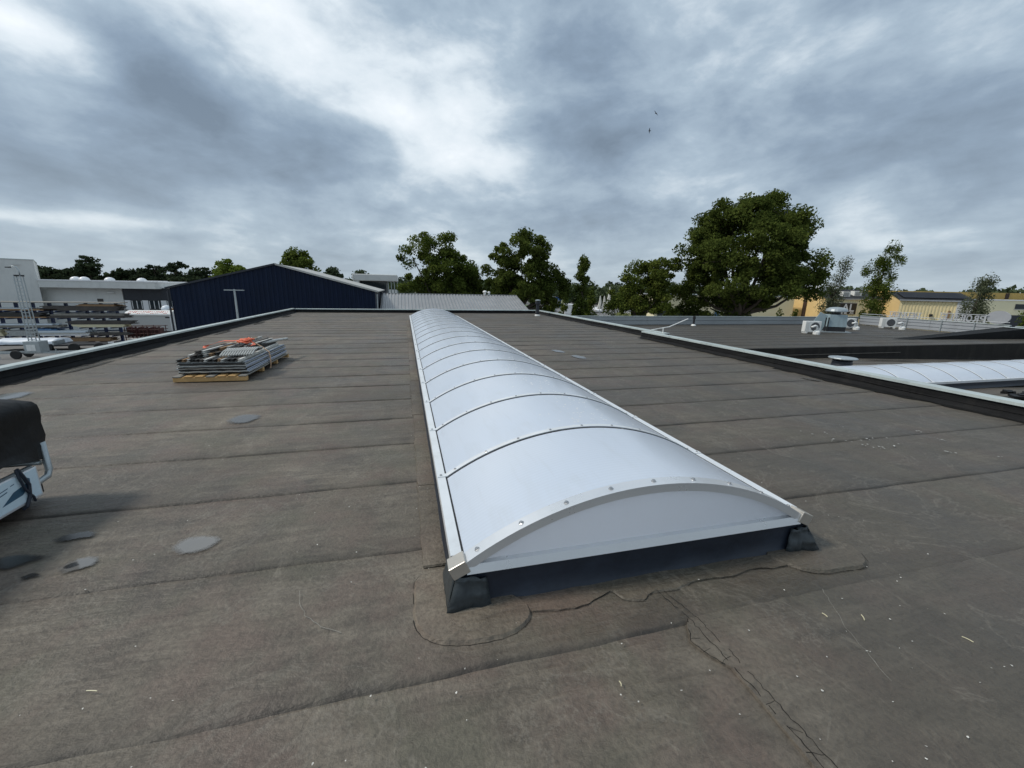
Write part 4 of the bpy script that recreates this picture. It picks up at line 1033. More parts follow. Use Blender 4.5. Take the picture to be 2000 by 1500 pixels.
# cantilever rack
t_ = thing('timber_rack', 'blue steel cantilever rack loaded with boards in the yard', 'rack', (-28.3, 50.2, G))
px_ = [0, -1.25, -2.5, -4.1, -5.4, -6.7, -8.0, -9.3, -10.6]
lv = [.75, 1.55, 2.45, 3.15]
for x in px_:
    box(x-.09, x+.09, .35, .60, 0, 3.9).build('post', 'blue_steel', t_); box(x-.09, x+.09, -1.0, .34, 0, .16).build('base', 'blue_steel', t_)
    for z_ in lv: mb = MB(); mb.bar((x, .34, z_-.06), (x, -.95, z_-.03), .09, .11); mb.build('arm', 'blue_steel', t_)
for z_ in (1.1, 2.9): box(-10.6, 0, .61, .66, z_, z_+.08).build('brace', 'blue_steel', t_)
box(-12.5, .9, -.9, .7, 3.91, 3.99).build('top_deck', 'wood_grey', t_)
BD = [  # x0, x1, z0, z1, material, wording
 (-12, -4.3, 3.19, 3.34, 'wood_brown', 'brown boards on the top arms of the blue rack'), (-5.2, .9, 3.19, 3.62, 'wood_dark', 'dark weathered boards under the top deck of the rack'), (-2.4, .7, 3.63, 3.8, 'wood_brown', 'brown planks pushed under the top deck of the rack'),
 (-12.2, -6.2, 3.35, 3.42, 'pale_sheet', 'white sheet lying on the topmost brown boards'),
 (-12, -5.0, 2.49, 2.60, 'wood_brown', 'brown planks on the third arms of the rack'), (-4.8, 1.3, 2.49, 2.72, 'wood_dark', 'dark planks on the third arms at the rack end'), (-4.5, 1.0, 2.73, 2.90, 'wood_grey', 'grey planks lying on the dark third-arm planks'), (-11.8, -5.4, 2.62, 2.95, 'profile_dark', 'black bundle on the third arms of the rack'),
 (-12.2, -4.2, 1.59, 1.78, 'wood_grey', 'pale grey planks on the second arms of the rack'), (-12.3, -4.6, 1.80, 1.92, 'pale_sheet', 'whitish planks on top of the second-arm stack'), (-3.0, 1.1, 1.59, 1.86, 'cream_pack', 'cream planks on the second arms at the rack end'), (-3.4, 1.6, 1.88, 2.20, 'wood_dark', 'dark boards above the cream planks'),
 (-11.4, -8.6, .79, 1.36, 'cream_pack', 'big cream insulation pack on the lowest arms'), (-8.3, -6.1, .79, 1.30, 'poly_old_grey', 'grey wrapped pack next to the cream pack'), (-5.9, -2.1, .79, .90, 'sign_white', 'long white profile on the lowest arms'), (-6.1, -1.9, .92, 1.06, 'profile_alu', 'grey profiles on the lowest arms'), (-6.2, -2.0, 1.08, 1.28, 'pale_sheet', 'pale blue sheets on the lowest arms'), (-6.1, -4.6, 1.29, 1.46, 'blue_wrap', 'blue wrapped pack on the pale sheets'), (-1.7, 1.0, .79, 1.0, 'wood_dark', 'dark offcuts at the end of the lowest arms'),
 (-12, -5.2, .2, .45, 'wood_dark', 'dark beams on the rack feet'), (-4.5, -.3, .2, .52, 'wood_brown', 'brown beams on the rack feet')]
for (a, b_, c_, d_, mt, lab) in BD:
    mb = MB(); n_ = max(1, int((d_-c_)/.075)); rws = 3
    for i in range(n_):
        for j in range(rws):
            e0, e1 = random.uniform(-.25, .25), random.uniform(-.25, .25); hh = (d_-c_)/n_; ww = 1.1/rws
            mb.box(a+e0, b_+e1, -.85+ww*j+.01, -.85+ww*(j+1)-.01, c_+hh*i+.003, c_+hh*(i+1)-.003)
    o = mb.build('board_stack', mt); o.location = (-28.3, 50.2, G); tag(o, lab, 'boards', 'board stacks on the blue rack')
# light-mast trailer
t_ = thing('mast_trailer', 'galvanised trailer with a tall lattice ladder mast and lamp in the yard', 'trailer', (-28.5, 40.6, G))
def mast():
    for sx in (-.25, .25):
        for sy_ in (-.16, .16): MB().tube([(sx, sy_, .55), (sx*.8, sy_*.8, 6.35)], .036, 6).build('rail', 'galvanised', t_)
    for k in range(22): z_ = .7+.26*k; mb = MB(); q = 1-.2*k/22; mb.bar((-.25*q, -.16*q, z_), (.25*q, -.16*q, z_), .045, .045); mb.build('rung', 'galvanised', t_)
mast()
MB().tube([(.12, 0, 6.3), (.10, 0, 6.75), (-.02, 0, 6.98), (-.2, 0, 7.03), (-.42, 0, 6.98)], .035, 8).build('lamp_arm', 'galvanised', t_, True)
box(-.62, -.36, -.09, .09, 6.90, 6.98).build('lamp', 'black_metal', t_); box(-.2, .28, -.14, .14, 6.28, 6.40).build('head', 'black_metal', t_)
box(-.45, .55, -.45, .45, .45, 1.35).build('cabinet', 'galvanised', t_, bevel=.02); box(-.28, .28, -.47, -.455, .62, 1.1).build('door', 'white_plastic', t_)
box(-2.6, 2.4, -.35, -.25, .38, .5).build('chassis', 'galvanised', t_); box(-2.6, 2.4, .25, .35, .38, .5).build('chassis', 'galvanised', t_)
def wheel(parent, x, y, r_, rim='rim_red'):
    n_ = 20; mb = MB(); prof = [(r_*.55, -.09), (r_*.92, -.1), (r_, -.06), (r_, .06), (r_*.92, .1), (r_*.55, .09)]
    w_ = MB().lathe(prof, n_).build('wheel', 'tyre', parent); w_.rotation_euler = (PI/2, 0, 0); w_.location = (x, y, r_)
    MB().lathe([(.03, -.085), (r_*.54, -.07), (r_*.54, .07), (.03, .085)], n_).build('rim', rim, w_)
wheel(t_, -.95, -.55, .34); wheel(t_, -.95, .55, .34)
for x in (-2.0, 1.6): MB().tube([(x, -.55, 0), (x, -.55, .75)], .035, 6).build('jack_leg', 'galvanised', t_)
# boat-like trailer with white tarp, low trailer
t_ = thing('tarp_trailer', 'flat trailer covered by a white tarpaulin in front of the rack', 'trailer', (-31.4, 45.2, G))
mb = MB(); nx = 16
for i in range(nx+1):
    x = -2.4+4.2*i/nx
    for (y, z_) in ((-1.0, .62), (-1.02, .80+.04*math.sin(i*1.3)), (-.7, .98+.04*math.sin(i*.9)), (0, 1.05+.04*math.sin(i*1.7)), (.7, .98), (1.0, .65)): mb.v.append((x+random.uniform(-.03, .03), y, z_+random.uniform(-.02, .02)))
for i in range(nx):
    for k in range(5): a = 6*i+k; mb.f.append((a, a+6, a+7, a+1))
mb.f += [tuple(range(6)), tuple(nx*6+k for k in reversed(range(6)))]; mb.build('tarpaulin', 'white_tarp', t_, True)
box(-3, 3.1, -.95, .95, .5, .6).build('bed', 'black_metal', t_); wheel(t_, .4, -.9, .32, 'white_plastic'); wheel(t_, 1.2, -.9, .32, 'white_plastic')
t_ = thing('flat_trailer', 'black low trailer with white wheel rim parked before the rack', 'trailer', (-27.3, 44.6, G), R(8))
box(-2.2, 2.4, -.8, .8, .5, .62).build('bed', 'black_metal', t_); wheel(t_, -.8, -.9, .38, 'white_plastic'); wheel(t_, .9, -.9, .38, 'white_plastic')
box(-2.2, -2.1, -.8, .8, .62, .95).build('headboard', 'galvanised', t_); MB().tube([(2.4, 0, .5), (3.6, 0, .5)], .05, 8).build('drawbar', 'galvanised', t_); box(1.5, 1.9, -.85, -.81, .66, .8).build('number_plate', 'sign_white', t_)
for k, (x, y) in enumerate(((-31.0, 37.2), (-30.1, 37.4), (-29.3, 37.6))):
    o = MB().lathe([(.22, 0), (.30, .55), (.34, .8), (.32, .82), (.28, .55), (.2, .04)], 12).build('plastic_tub', 'white_plastic'); o.location = (x, y, G); tag(o, 'white plastic tub beside the mast trailer', 'tub', 'white tubs in the yard')
# site wagon with curved roof
t_ = thing('site_wagon', 'grey-white site wagon with a rounded roof bearing faded red lettering', 'wagon', (-28.4, 56.3, G))
box(-2.3, 2.0, 0, 2.2, .5, 2.3).build('body', 'grey_render', t_); mb = MB(); n_ = 10
for x in (-2.4, 2.1):
    for k in range(n_+1): a = PI*k/n_; mb.v.append((x, 1.1-1.2*math.cos(a), 2.3+.52*math.sin(a)))
for k in range(n_): mb.f.append((k, k+1, n_+1+k+1, n_+1+k))
mb.f += [tuple(range(n_+1)), tuple(range(2*n_+1, n_, -1))]; rf = mb.build('roof', 'white_plastic', t_)
mb = MB()
for k in range(9):     # worn, unreadable red strokes
    x = -2.1+.43*k; a0 = .45+.1*math.sin(k*2.1); a1 = a0+.5
    for s_ in (0, .2):
        q = [(x+s_, a0), (x+s_+.1, a0), (x+s_+.16, a1), (x+s_+.06, a1)]; o_ = len(mb.v)
        mb.v += [(xx, 1.1-1.215*math.cos(a), 2.3+.535*math.sin(a)) for xx, a in q]; mb.f.append((o_, o_+1, o_+2, o_+3))
mb.build('faded_lettering', 'red_paint', rf)
box(1.45, 1.9, -.02, -.003, 1.98, 2.12).build('vent_grille', 'black_metal', t_); box(1.9, 2.02, -.03, 2.2, .5, 2.3).build('corner_trim', 'sign_white', t_); box(2.021, 2.04, .6, 1.4, .6, 2.1).build('door', 'white_plastic', t_)
for x in (-1.4, 1.3): wheel(t_, x, .1, .36, 'white_plastic')
t_ = thing('steel_rack', 'rust-red steel transport rack full of frames beside the blue hall', 'rack', (-26.6, 52.2, G))
for x in (-1.9, -.9, .1, 1.2):
    for y in (-.6, .6): MB().tube([(x, y, 0), (x, y, 1.5)], .04, 6).build('post', 'rust_steel', t_)
for z_ in (.3, .7, 1.1, 1.45):
    for y in (-.6, .6): MB().tube([(-2.0, y, z_), (1.4, y, z_)], .035, 6).build('rail', 'rust_steel', t_)
for k in range(9): box(-1.8+.35*k, -1.72+.35*k, -.5, .5, .32, 1.35-.05*(k % 3)).build('frame', 'rust_steel', t_)
for k in range(5):
    o = box(-.3, .3, -.25, .25, 0, .22).build('white_box', 'white_plastic'); o.location = (-27.6+.75*k, 51.2, G+.45+.25*(k % 2)); tag(o, 'small white box on the ground by the rust-red rack', 'box', 'white boxes by the rust-red rack')
    o.location.z = G
t_ = thing('tipper_load', 'white sack and brown timber heap behind the site wagon', 'heap', (-27.2, 59.4, G))
box(-1.6, 1.8, -.6, .6, 0, 2.6).build('container', 'dark_cladding', t_); MB().lathe([(.5, 0), (.6, .3), (.4, .6), (.1, .7)], 10, (-.9, 0, 2.6)).build('sack', 'white_tarp', t_, True); box(-.3, 1.6, -.5, .5, 2.6, 2.95).build('timber', 'wood_brown', t_)

# ------------------------------------------------------------------ yellow halls on the right
def yellow_hall(name, label, loc, head, Ln, dep, ev, rg_, ridge_at, mats, bandx=None):
    # local x along the eave wall, local y away from it
    root = thing(name, label, 'building', (loc[0], loc[1], G), PI/2-head)
    ez, rz_ = ev-G, rg_-G; ym = dep*ridge_at
    corrwall(0, Ln, lambda x: ez, 0, 0, .04, .34).build('eave_wall', mats[0], root)
    mb = MB(); 
    for x in (0, Ln):
        o_ = len(mb.v); mb.v += [(x, .0, 0), (x, dep, 0), (x, dep, ez), (x, ym, rz_), (x, .0, ez)]; mb.f.append(tuple(range(o_, o_+5)))
    mb.v += [(0, dep, 0), (Ln, dep, 0), (Ln, dep, ez), (0, dep, ez)]; mb.f.append((10, 11, 12, 13)); mb.build('gable_wall', mats[1], root)
    mb = MB()
    for x in (-.12, Ln+.12): mb.v += [(x, -.2, ez-.02), (x, ym, rz_+.06), (x, dep+.2, ez-.02), (x, dep+.2, ez-.10), (x, ym, rz_-.02), (x, -.2, ez-.10)]
    for k in range(6): mb.f.append((k, (k+1) % 6, 6+(k+1) % 6, 6+k))
    mb.f += [tuple(range(6)), tuple(range(11, 5, -1))]; rf = mb.build('roof', mats[2], root)
    mb = MB(); mb.bar((-.15, -.22, ez-.05), (Ln+.15, -.22, ez-.05), .12, .14); mb.build('gutter', 'grey_cladding', rf)
    return root, rf
al, alr = yellow_hall('yellow_hall', 'yellow hall with black AL sign and brown band on its gable', (60.4, 48.2), R(104.6), 8.5, 8.4, 1.1, 2.42, .5, ('pale_yellow', 'orange_sheet', 'dark_roof'))
box(-.12, -.02, 4.0, 4.75, 0, 7.2).build('gable_band', 'brown_panel', al)
def on_wall(root, me, name, x, z_, y=-.1):
    o = bpy.data.objects.new(name, me); COL.objects.link(o); o.parent = root; o.location = (x, y, z_); o.rotation_euler = (PI/2, 0, 0); return o
sg = thing('sign_board', 'black sign board with big white letters AL on the yellow hall', 'sign', (al.location.x, al.location.y, G), PI/2-R(104.6))
box(.8, 4.5, -.12, -.06, 3.35, 4.95).build('board', 'sign_black', sg); box(.8, 4.5, -.125, -.05, 4.955, 5.03).build('frame', 'grey_cladding', sg)
on_wall(sg, text_mesh('lettering', 'AL', 1.55, .02, 'sign_white'), 'lettering', 2.35, 3.78, -.14)
on_wall(sg, text_mesh('lettering', 'AG', .42, .015, 'sign_white'), 'lettering', 3.6, 3.42, -.14)
for k in range(3): box(1.6+.6*k, 2.0+.6*k, -.14, -.121, 3.42, 3.62).build('lettering_bar', 'sign_white', sg)
def roof_unit(x, y, z_):
    u = box(x-.55, x+.55, y-.4, y+.4, z_, z_+.75).build('roof_unit', 'white_plastic', al); box(x-.45, x+.3, y-.43, y-.401, z_+.1, z_+.62).build('grille', 'poly_old_grey', u)
roof_unit(3.4, 1.2, 5.9); roof_unit(5.4, 1.6, 6.0); roof_unit(1.6, 3.8, 6.6)
y2, y2r = yellow_hall('yellow_hall', 'yellow ribbed hall with dark solar roof behind the reversed letters', (64.9, 41.6), R(130), 7.4, 9.0, 1.18, 2.15, .5, ('yellow_sheet', 'orange_sheet', 'dark_roof'))
for k in range(6):
    mb = MB(); a, b_ = .5+1.05*k, 1.55+1.05*k; s0, s1 = .15, .85; ez, rz_ = 5.68, 6.75; hy = 4.5
    for x, q in ((a, s0), (b_, s0), (b_, s1), (a, s1)): mb.v.append((x, hy*q, ez+(rz_-ez)*q+.14))
    mb.f = [(0, 1, 2, 3)]; o = mb.build('solar_panel', 'solar', y2r); q = o.modifiers.new('solid', 'SOLIDIFY'); q.thickness = .04
box(5.0, 5.2, -.2, -.06, 3.0, 4.4).build('downpipe', 'wood_brown', y2); box(3.2, 3.5, -.3, -.06, 3.6, 3.9).build('wall_lamp', 'black_metal', y2)
box(5.7, 7.45, -.12, -.045, 0, 5.55).build('grey_bay', 'grey_render', y2)
t_ = thing('far_hall', 'long flat yellow hall with ochre roof band and white wall unit far right', 'building', (102.0, 64.2, G), PI/2-R(104.6))
box(-2, 60, 0, 20, 5.9, 7.2).build('roof_band', 'ochre_fascia', t_); box(-2, 60, .15, 20, 0, 5.9).build('wall', 'pale_yellow', t_); box(20.2, 21.0, -.06, -.002, 5.95, 7.15).build('band_stripe', 'brown_panel', t_)
t_ = thing('annex_hall', 'pale yellow annex with a dark window strip and white wall unit', 'building', (98.0, 51.5, G), PI/2-R(104.6))
box(0, 40, 0, 8, 0, 5.7).build('wall', 'pale_yellow', t_); box(-.1, 40, -.1, 8, 5.7, 5.85).build('roof_edge', 'sign_white', t_)
w_ = box(7.6, 20, -.06, -.002, 4.3, 5.15).build('window', 'glass_dark', t_); box(7.5, 20, -.1, -.002, 4.2, 4.29).build('sill', 'grey_cladding', w_)
u = box(10.6, 12.2, -.5, -.1, 4.35, 5.1).build('wall_unit', 'white_plastic', t_); mb = MB(); mb.v = [(11.3+.28*math.cos(k*PI/8), -.505, 4.72+.28*math.sin(k*PI/8)) for k in range(16)]; mb.f = [tuple(range(16))]; mb.build('fan_opening', 'black_metal', u)
box(5.5, 20, -.05, -.002, 0, 3.2).build('dark_door', 'dark_cladding', t_)
o = box(0, 22, 0, 10, 0, 5.6); t_ = thing('pale_hall', 'pale yellow hall showing under the crown of the big oak', 'building', (38.5, 58.5, G), R(-14.6)); o.build('wall', 'pale_yellow', t_)
box(9.6, 10.4, -.05, -.002, 0, 3.3).build('blue_door', 'blue_wrap', t_); box(-.1, 22.1, -.1, 10, 5.6, 5.75).build('roof_edge', 'grey_cladding', t_); box(0.5, 6, -.05, -.002, 1.5, 3.2).build('window', 'glass_dark', t_)

# ------------------------------------------------------------------ small things between the trees
def flag(loc, mat, label):
    t_ = thing('beach_flag', label, 'flag', loc); MB().tube([(0, 0, 0), (0, 0, 3.6), (.1, 0, 4.6), (.35, 0, 5.1)], [.04, .04, .03, .02], 6).build('pole', 'white_plastic', t_)
    mb = MB(); mb.v = [(.03, 0, 2.2), (.35, .03, 2.3), (.62, -.03, 3.2), (.60, .03, 4.4), (.36, 0, 5.08), (.12, 0, 4.55), (.03, 0, 3.5)]; mb.f = [tuple(range(7))]; o = mb.build('cloth', mat, t_); q = o.modifiers.new('solid', 'SOLIDIFY'); q.thickness = .015
flag((24.5, 72.8, G), 'flag_green', 'pale green feather flag next to the dark vent pipe'); flag((29.7, 76.9, G), 'flag_yellow', 'yellowish feather flag next to the blue banner')
t_ = thing('banner', 'blue and white banner on posts beyond the far parapet', 'banner', (29.0, 77.5, G), R(-15))
box(-.9, .9, -.02, .02, 2.6, 4.6).build('cloth', 'banner_blue', t_); mb = MB(); mb.v = [(-.3, -.03, 2.7), (.1, -.03, 2.7), (.7, -.03, 3.9), (.3, -.03, 4.1)]; mb.f = [(0, 1, 2, 3)]; mb.build('white_mark', 'sign_white', t_)
for x in (-.95, .95): MB().tube([(x, 0, 0), (x, 0, 4.8)], .05, 6).build('post', 'white_plastic', t_)
box(-1.0, 1.0, -.03, .03, 4.62, 4.75).build('top_bar', 'white_plastic', t_)
def parasol(loc, label, h):
    t_ = thing('closed_parasol', label, 'parasol', loc, 0, 'closed parasols'); MB().tube([(0, 0, 0), (0, 0, h)], .04, 6).build('pole', 'galvanised', t_)
    mb = MB(); n_ = 12
    for i in range(6):
        q = i/5; z_ = h-q*(h*.42); r_ = .05+.30*q*(1-.3*q)
        for k in range(n_): a = 2*PI*k/n_; rr_ = r_*(1+.3*(k % 2)); mb.v.append((rr_*math.cos(a)+.12*q*math.sin(i), rr_*math.sin(a), z_))
    for i in range(5):
        for k in range(n_): a = i*n_+k; b_ = i*n_+(k+1) % n_; mb.f.append((a, b_, b_+n_, a+n_))
    mb.f += [tuple(range(n_)), tuple(5*n_+k for k in range(n_))]; mb.build('canopy', 'parasol_white', t_)
parasol((33.7, 64.8, G), 'tall closed whitish parasol in front of the mid-green tree', 6.7); parasol((32.2, 63.6, G), 'shorter closed whitish parasol in front of the mid-green tree', 5.2); parasol((31.6, 63.9, G), 'slim closed parasol beside the shorter one', 5.2)
t_ = thing('kiosk', 'small white kiosk with dark roof behind the grey sheet parapet', 'kiosk', (38.2, 63.6, G), R(-15)); box(-1.0, 1.0, -.8, .8, 0, 3.1).build('wall', 'white_plastic', t_)
mb = MB(); mb.v = [(-1.5, -1.2, 3.1), (1.4, -1.2, 3.1), (1.4, 1.2, 3.1), (-1.5, 1.2, 3.1), (-.9, 0, 3.75), (.8, 0, 3.75)]; mb.f = [(0, 1, 5, 4), (1, 2, 5), (2, 3, 4, 5), (3, 0, 4), (0, 3, 2, 1)]; mb.build('roof', 'dark_roof', t_); box(-.3, 0, -.83, -.801, 2.2, 2.6).build('window', 'glass_dark', t_)
def car(loc, rz, mat, label):
    t_ = thing('parked_car', label, 'car', loc, rz, 'cars parked beyond the far parapet')
    side = [(-2.1, .35), (2.1, .35), (2.15, .75), (1.9, .92), (1.0, 1.0), (.45, 1.42), (-1.1, 1.46), (-1.75, 1.05), (-2.1, .95)]
    mb = MB(); k_ = len(side)
    for y, s_ in ((-.85, 1), (.85, 1)): mb.v += [(x, y*(.82 if z_ > 1.2 else 1), z_) for x, z_ in side]
    for k in range(k_): mb.f.append((k, (k+1) % k_, k_+(k+1) % k_, k_+k))
    mb.f += [tuple(range(k_)), tuple(range(2*k_-1, k_-1, -1))]; mb.build('body', mat, t_, bevel=.05)
    for y in (-.80, .80):
        mb = MB(); sgn = -1 if y < 0 else 1; mb.v = [(.85, sgn*.84, 1.03), (.40, sgn*.735, 1.37), (-1.05, sgn*.735, 1.40), (-1.55, sgn*.84, 1.06)]; mb.f = [(0, 1, 2, 3)]; mb.build('window', 'glass_dark', t_)
    for x in (-1.35, 1.35):
        for y in (-.85, .85): wheel(t_, x, y, .32, 'galvanised')
    for y in (-.6, .6): box(2.08, 2.17, y-.2, y+.2, .62, .78).build('headlight', 'white_plastic', t_)
car((40.0, 110.3, G), R(-100), 'car_silver', 'silver parked car beyond the far parapet'); car((45.2, 107.6, G), R(-95), 'car_dark', 'dark parked car beyond the far parapet'); car((51.5, 105.5, G), R(-105), 'car_white', 'white parked car beyond the far parapet')
t_ = thing('white_van', 'white van parked near the lone slim poplar', 'van', (35.2, 86.0, G), R(-15))
box(-1.0, 1.0, 0, 4.6, .5, 2.9).build('box_body', 'car_white', t_, bevel=.08); box(-.85, .85, -.02, -.001, .9, 1.9).build('rear_door', 'sign_white', t_); box(-.95, .95, 4.61, 5.9, .5, 2.1).build('cab', 'car_white', t_, bevel=.1)
for x in (-.9, .9):
    for y in (.9, 4.9): w_ = MB().lathe([(.2, -.1), (.36, -.09), (.36, .09), (.2, .1)], 16).build('wheel', 'tyre', t_); w_.rotation_euler = (0, PI/2, 0); w_.location = (x, y, .37)

# ------------------------------------------------------------------ trees
def leaf_mesh(name, pts, size, mat, up=.5, aspect=.62, tone=None):
    n_ = len(pts); nr = RNG.normal(size=(n_, 3)); nr /= np.linalg.norm(nr, axis=1, keepdims=True); nr[:, 2] += up; nr /= np.linalg.norm(nr, axis=1, keepdims=True)
    ax = RNG.normal(size=(n_, 3)); ax -= nr*(ax*nr).sum(1, keepdims=True); ax /= np.linalg.norm(ax, axis=1, keepdims=True); bx_ = np.cross(nr, ax)
    s_ = (size*RNG.uniform(.55, 1.35, n_))[:, None]
    v = np.empty((n_, 4, 3), dtype=np.float32)
    v[:, 0] = pts-ax*s_; v[:, 1] = pts+bx_*s_*aspect-nr*s_*.15; v[:, 2] = pts+ax*s_; v[:, 3] = pts-bx_*s_*aspect-nr*s_*.15
    me = bpy.data.meshes.new(name); me.vertices.add(n_*4); me.vertices.foreach_set('co', v.ravel())
    me.loops.add(n_*4); me.loops.foreach_set('vertex_index', np.arange(n_*4, dtype=np.int32)); me.polygons.add(n_)
    me.polygons.foreach_set('loop_start', np.arange(0, n_*4, 4, dtype=np.int32))
    me.update(calc_edges=True)
    a = me.attributes.new('tone', 'FLOAT', 'POINT'); tn = RNG.random(n_)*.6+.2 if tone is None else np.clip(tone+RNG.normal(size=n_)*.14, 0, 1)
    a.data.foreach_set('value', np.repeat(tn, 4).astype(np.float32)); me.materials.append(MATS[mat]); return me
def crown_pts(lobes, nclump, nleaf, crad, flat=.75, inner=.25):
    lobes = np.array(lobes, dtype=float); wts = (lobes[:, 3]*lobes[:, 5]); wts /= wts.sum()
    idx = RNG.choice(len(lobes), nclump, p=wts); d = RNG.normal(size=(nclump, 3)); d /= np.linalg.norm(d, axis=1, keepdims=True)
    q = np.where(RNG.random(nclump) < inner, RNG.uniform(.2, .7, nclump), RNG.uniform(.78, 1.04, nclump))[:, None]
    cc = lobes[idx, :3]+d*lobes[idx, 3:6]*q
    cr_ = crad*RNG.uniform(.55, 1.4, nclump); ci = RNG.integers(0, nclump, nleaf)
    g_ = RNG.normal(size=(nleaf, 3)); g_ /= np.linalg.norm(g_, axis=1, keepdims=True); g_ *= (RNG.random((nleaf, 1))**.45)
    pts = cc[ci]+g_*cr_[ci][:, None]*np.array([1, 1, flat])
    tone = (RNG.random(nclump)*.5+.2)[ci]
    return pts, tone, cc
def limbs(lobes, h, r0_, cc, nb=26, lean=(0, 0)):
    mb = MB(); fork = h
    mb.tube([(0, 0, 0), (lean[0]*.2, lean[1]*.2, fork*.4), (lean[0]*.6, lean[1]*.6, fork*.8), (lean[0], lean[1], fork)], [r0_*1.35, r0_, r0_*.85, r0_*.7], 9)
    for l in lobes:
        a = Vector((lean[0], lean[1], fork*.85)); b_ = Vector(l[:3]); md = a.lerp(b_, .5)+Vector((random.uniform(-.3, .3), random.uniform(-.3, .3), -.1*(b_-a).length))
        mb.tube([a, md, b_], [r0_*.5, r0_*.3, r0_*.12], 6)
    for k in range(nb):
        t2 = Vector(cc[random.randrange(len(cc))]); l = min(lobes, key=lambda q: (Vector(q[:3])-t2).length); a = Vector(l[:3])
        mb.tube([a, a.lerp(t2, .5)+Vector((random.uniform(-.2, .2), random.uniform(-.2, .2), .1)), t2], [r0_*.16, r0_*.1, r0_*.04], 5)
    return mb
def tree(name, label, loc, lobes, nclump, nleaf, crad, size, mat, trunk_h, r0_, group=None, up=.45, rz=-.6, flat=.75, inner=.25, aspect=.62):
    t_ = thing(name, label, 'tree', loc, rz, group)
    pts, tone, cc = crown_pts(lobes, nclump, nleaf, crad, flat, inner)
    o = bpy.data.objects.new('crown', leaf_mesh('crown', pts, size, mat, up, aspect, tone)); COL.objects.link(o); o.parent = t_
    limbs(lobes, trunk_h, r0_, cc).build('trunk', 'bark', t_)
    return t_
# big oak: local x across the view, y away, z up from the ground
OK_ = [(-.4, 0, 10.4, 5.9, 5.4, 6.0)]
for k in range(13):
    a = R(-28+236*k/12); q = (1.0 if k % 2 else .92); OK_.append((-.4+5.6*q*math.cos(a), random.uniform(-1, 1), 10.6+5.0*q*math.sin(a), random.uniform(1.7, 2.3), 2.2, random.uniform(1.6, 2.1)))
OK_ += [(-3.0, -3.6, 9.5, 2.6, 2.0, 2.2), (1.8, -3.8, 11.5, 2.6, 2.0, 2.2), (3.2, -3.4, 7.6, 2.4, 2.0, 1.9), (-.8, -4.0, 6.6, 2.6, 2.0, 1.9), (7.2, .4, 7.4, 1.4, 1.4, 1.3), (7.9, .6, 8.9, .8, .8, .9), (-5.6, 0, 6.2, 1.9, 2.0, 2.0), (-6.0, 0, 3.6, 1.5, 1.6, 1.4), (-3.6, .5, 4.2, 2.2, 2.2, 1.6), (-.8, .4, 4.6, 2.0, 2.2, 1.3), (2.2, .4, 5.2, 2.0, 2.0, 1.2)]
tree('oak_tree', 'huge broad dark green oak in front of the pale yellow hall', (39.0, 41.5, G), [(l_[0]*.93,)+tuple(l_[1:]) for l_ in OK_], 460, 125000, 1.0, .14, 'leaf_dark', 4.2, .55, rz=R(-41))
OL = [(-.6, 0, 10.6, 2.2, 2.0, 1.7), (2.1, .2, 10.3, 1.8, 1.8, 1.8), (-2.6, 0, 9.6, 1.4, 1.5, 1.2), (.8, 0, 8.2, 2.4, 2.2, 1.7), (3.0, .2, 8.2, 1.5, 1.5, 1.4), (-2.9, 0, 6.3, 1.1, 1.2, 1.2), (-.6, 0, 6.2, 1.7, 1.8, 1.4), (2.0, 0, 5.6, 2.2, 2.0, 1.7), (-2.6, .3, 4.2, 1.5, 1.4, 1.3), (0, 0, 3.8, 2.4, 2.0, 1.4)]
tree('oak_tree', 'loose oak with a forked open crown beside the white canopy building', (3.6, 52, G), OL, 130, 27000, .85, .14, 'leaf_oak', 5.0, .34, rz=R(-4))
O2 = [(0, 0, 9.9, 2.8, 2.6, 2.5), (1.6, 0, 11.0, 1.6, 1.6, 1.4), (-2.2, 0, 8.4, 2.1, 2.2, 2.0), (2.6, 0, 8.2, 2.1, 2.0, 2.2), (0, -.5, 6.4, 3.4, 2.8, 2.2), (4.0, 0, 6.6, 1.5, 1.5, 1.3), (5.1, .2, 7.4, .9, .9, .8), (5.2, 0, 5.4, .9, .9, .6), (-2.6, 0, 5.0, 2.0, 2.0, 1.7), (2.4, 0, 4.8, 2.2, 2.2, 1.5)]
tree('oak_tree', 'dense dark oak with a side branch to the right above the silver roof', (13.9, 50, G), O2, 190, 43000, .85, .14, 'leaf_dark', 4.0, .4, rz=R(-15))
tree('shrub_tree', 'lower dark tree filling the gap between the two oaks', (9.0, 55, G), [(0, 0, 6.6, 2.6, 2.2, 2.3), (-2.0, 0, 5.2, 2.2, 2.0, 2.0), (2.2, 0, 5.2, 2.0, 2.0, 2.1), (0, 0, 3.6, 3.6, 2.2, 1.8)], 90, 12000, .9, .20, 'leaf_dark', 3.0, .25, rz=R(-9))
M1 = [(0, 0, 7.6, 2.4, 2.2, 2.0), (-2.2, 0, 6.3, 1.7, 1.7, 1.7), (1.8, 0, 8.4, 1.7, 1.6, 1.5), (2.6, 0, 6.2, 2.0, 1.9, 2.2), (-1.4, 0, 4.2, 2.6, 2.0, 1.8), (1.6, 0, 4.2, 2.4, 2.0, 1.8)]
tree('broadleaf_tree', 'mid-green tree standing left of the huge oak', (28.6, 46.5, G), M1, 130, 24000, .75, .14, 'leaf_mid', 3.2, .28, rz=R(-31))
tree('poplar_tree', 'lone slim dark poplar standing above the small conifers', (21.2, 48, G), [(0, 0, 2.6+1.25*k, .75-.06*abs(k-2), .75-.06*abs(k-2), .9) for k in range(6)]+[(.25, 0, 9.0, .42, .42, .6)], 70, 5200, .42, .14, 'leaf_dark', 4.0, .13, up=.1, flat=1.2, rz=R(-23))
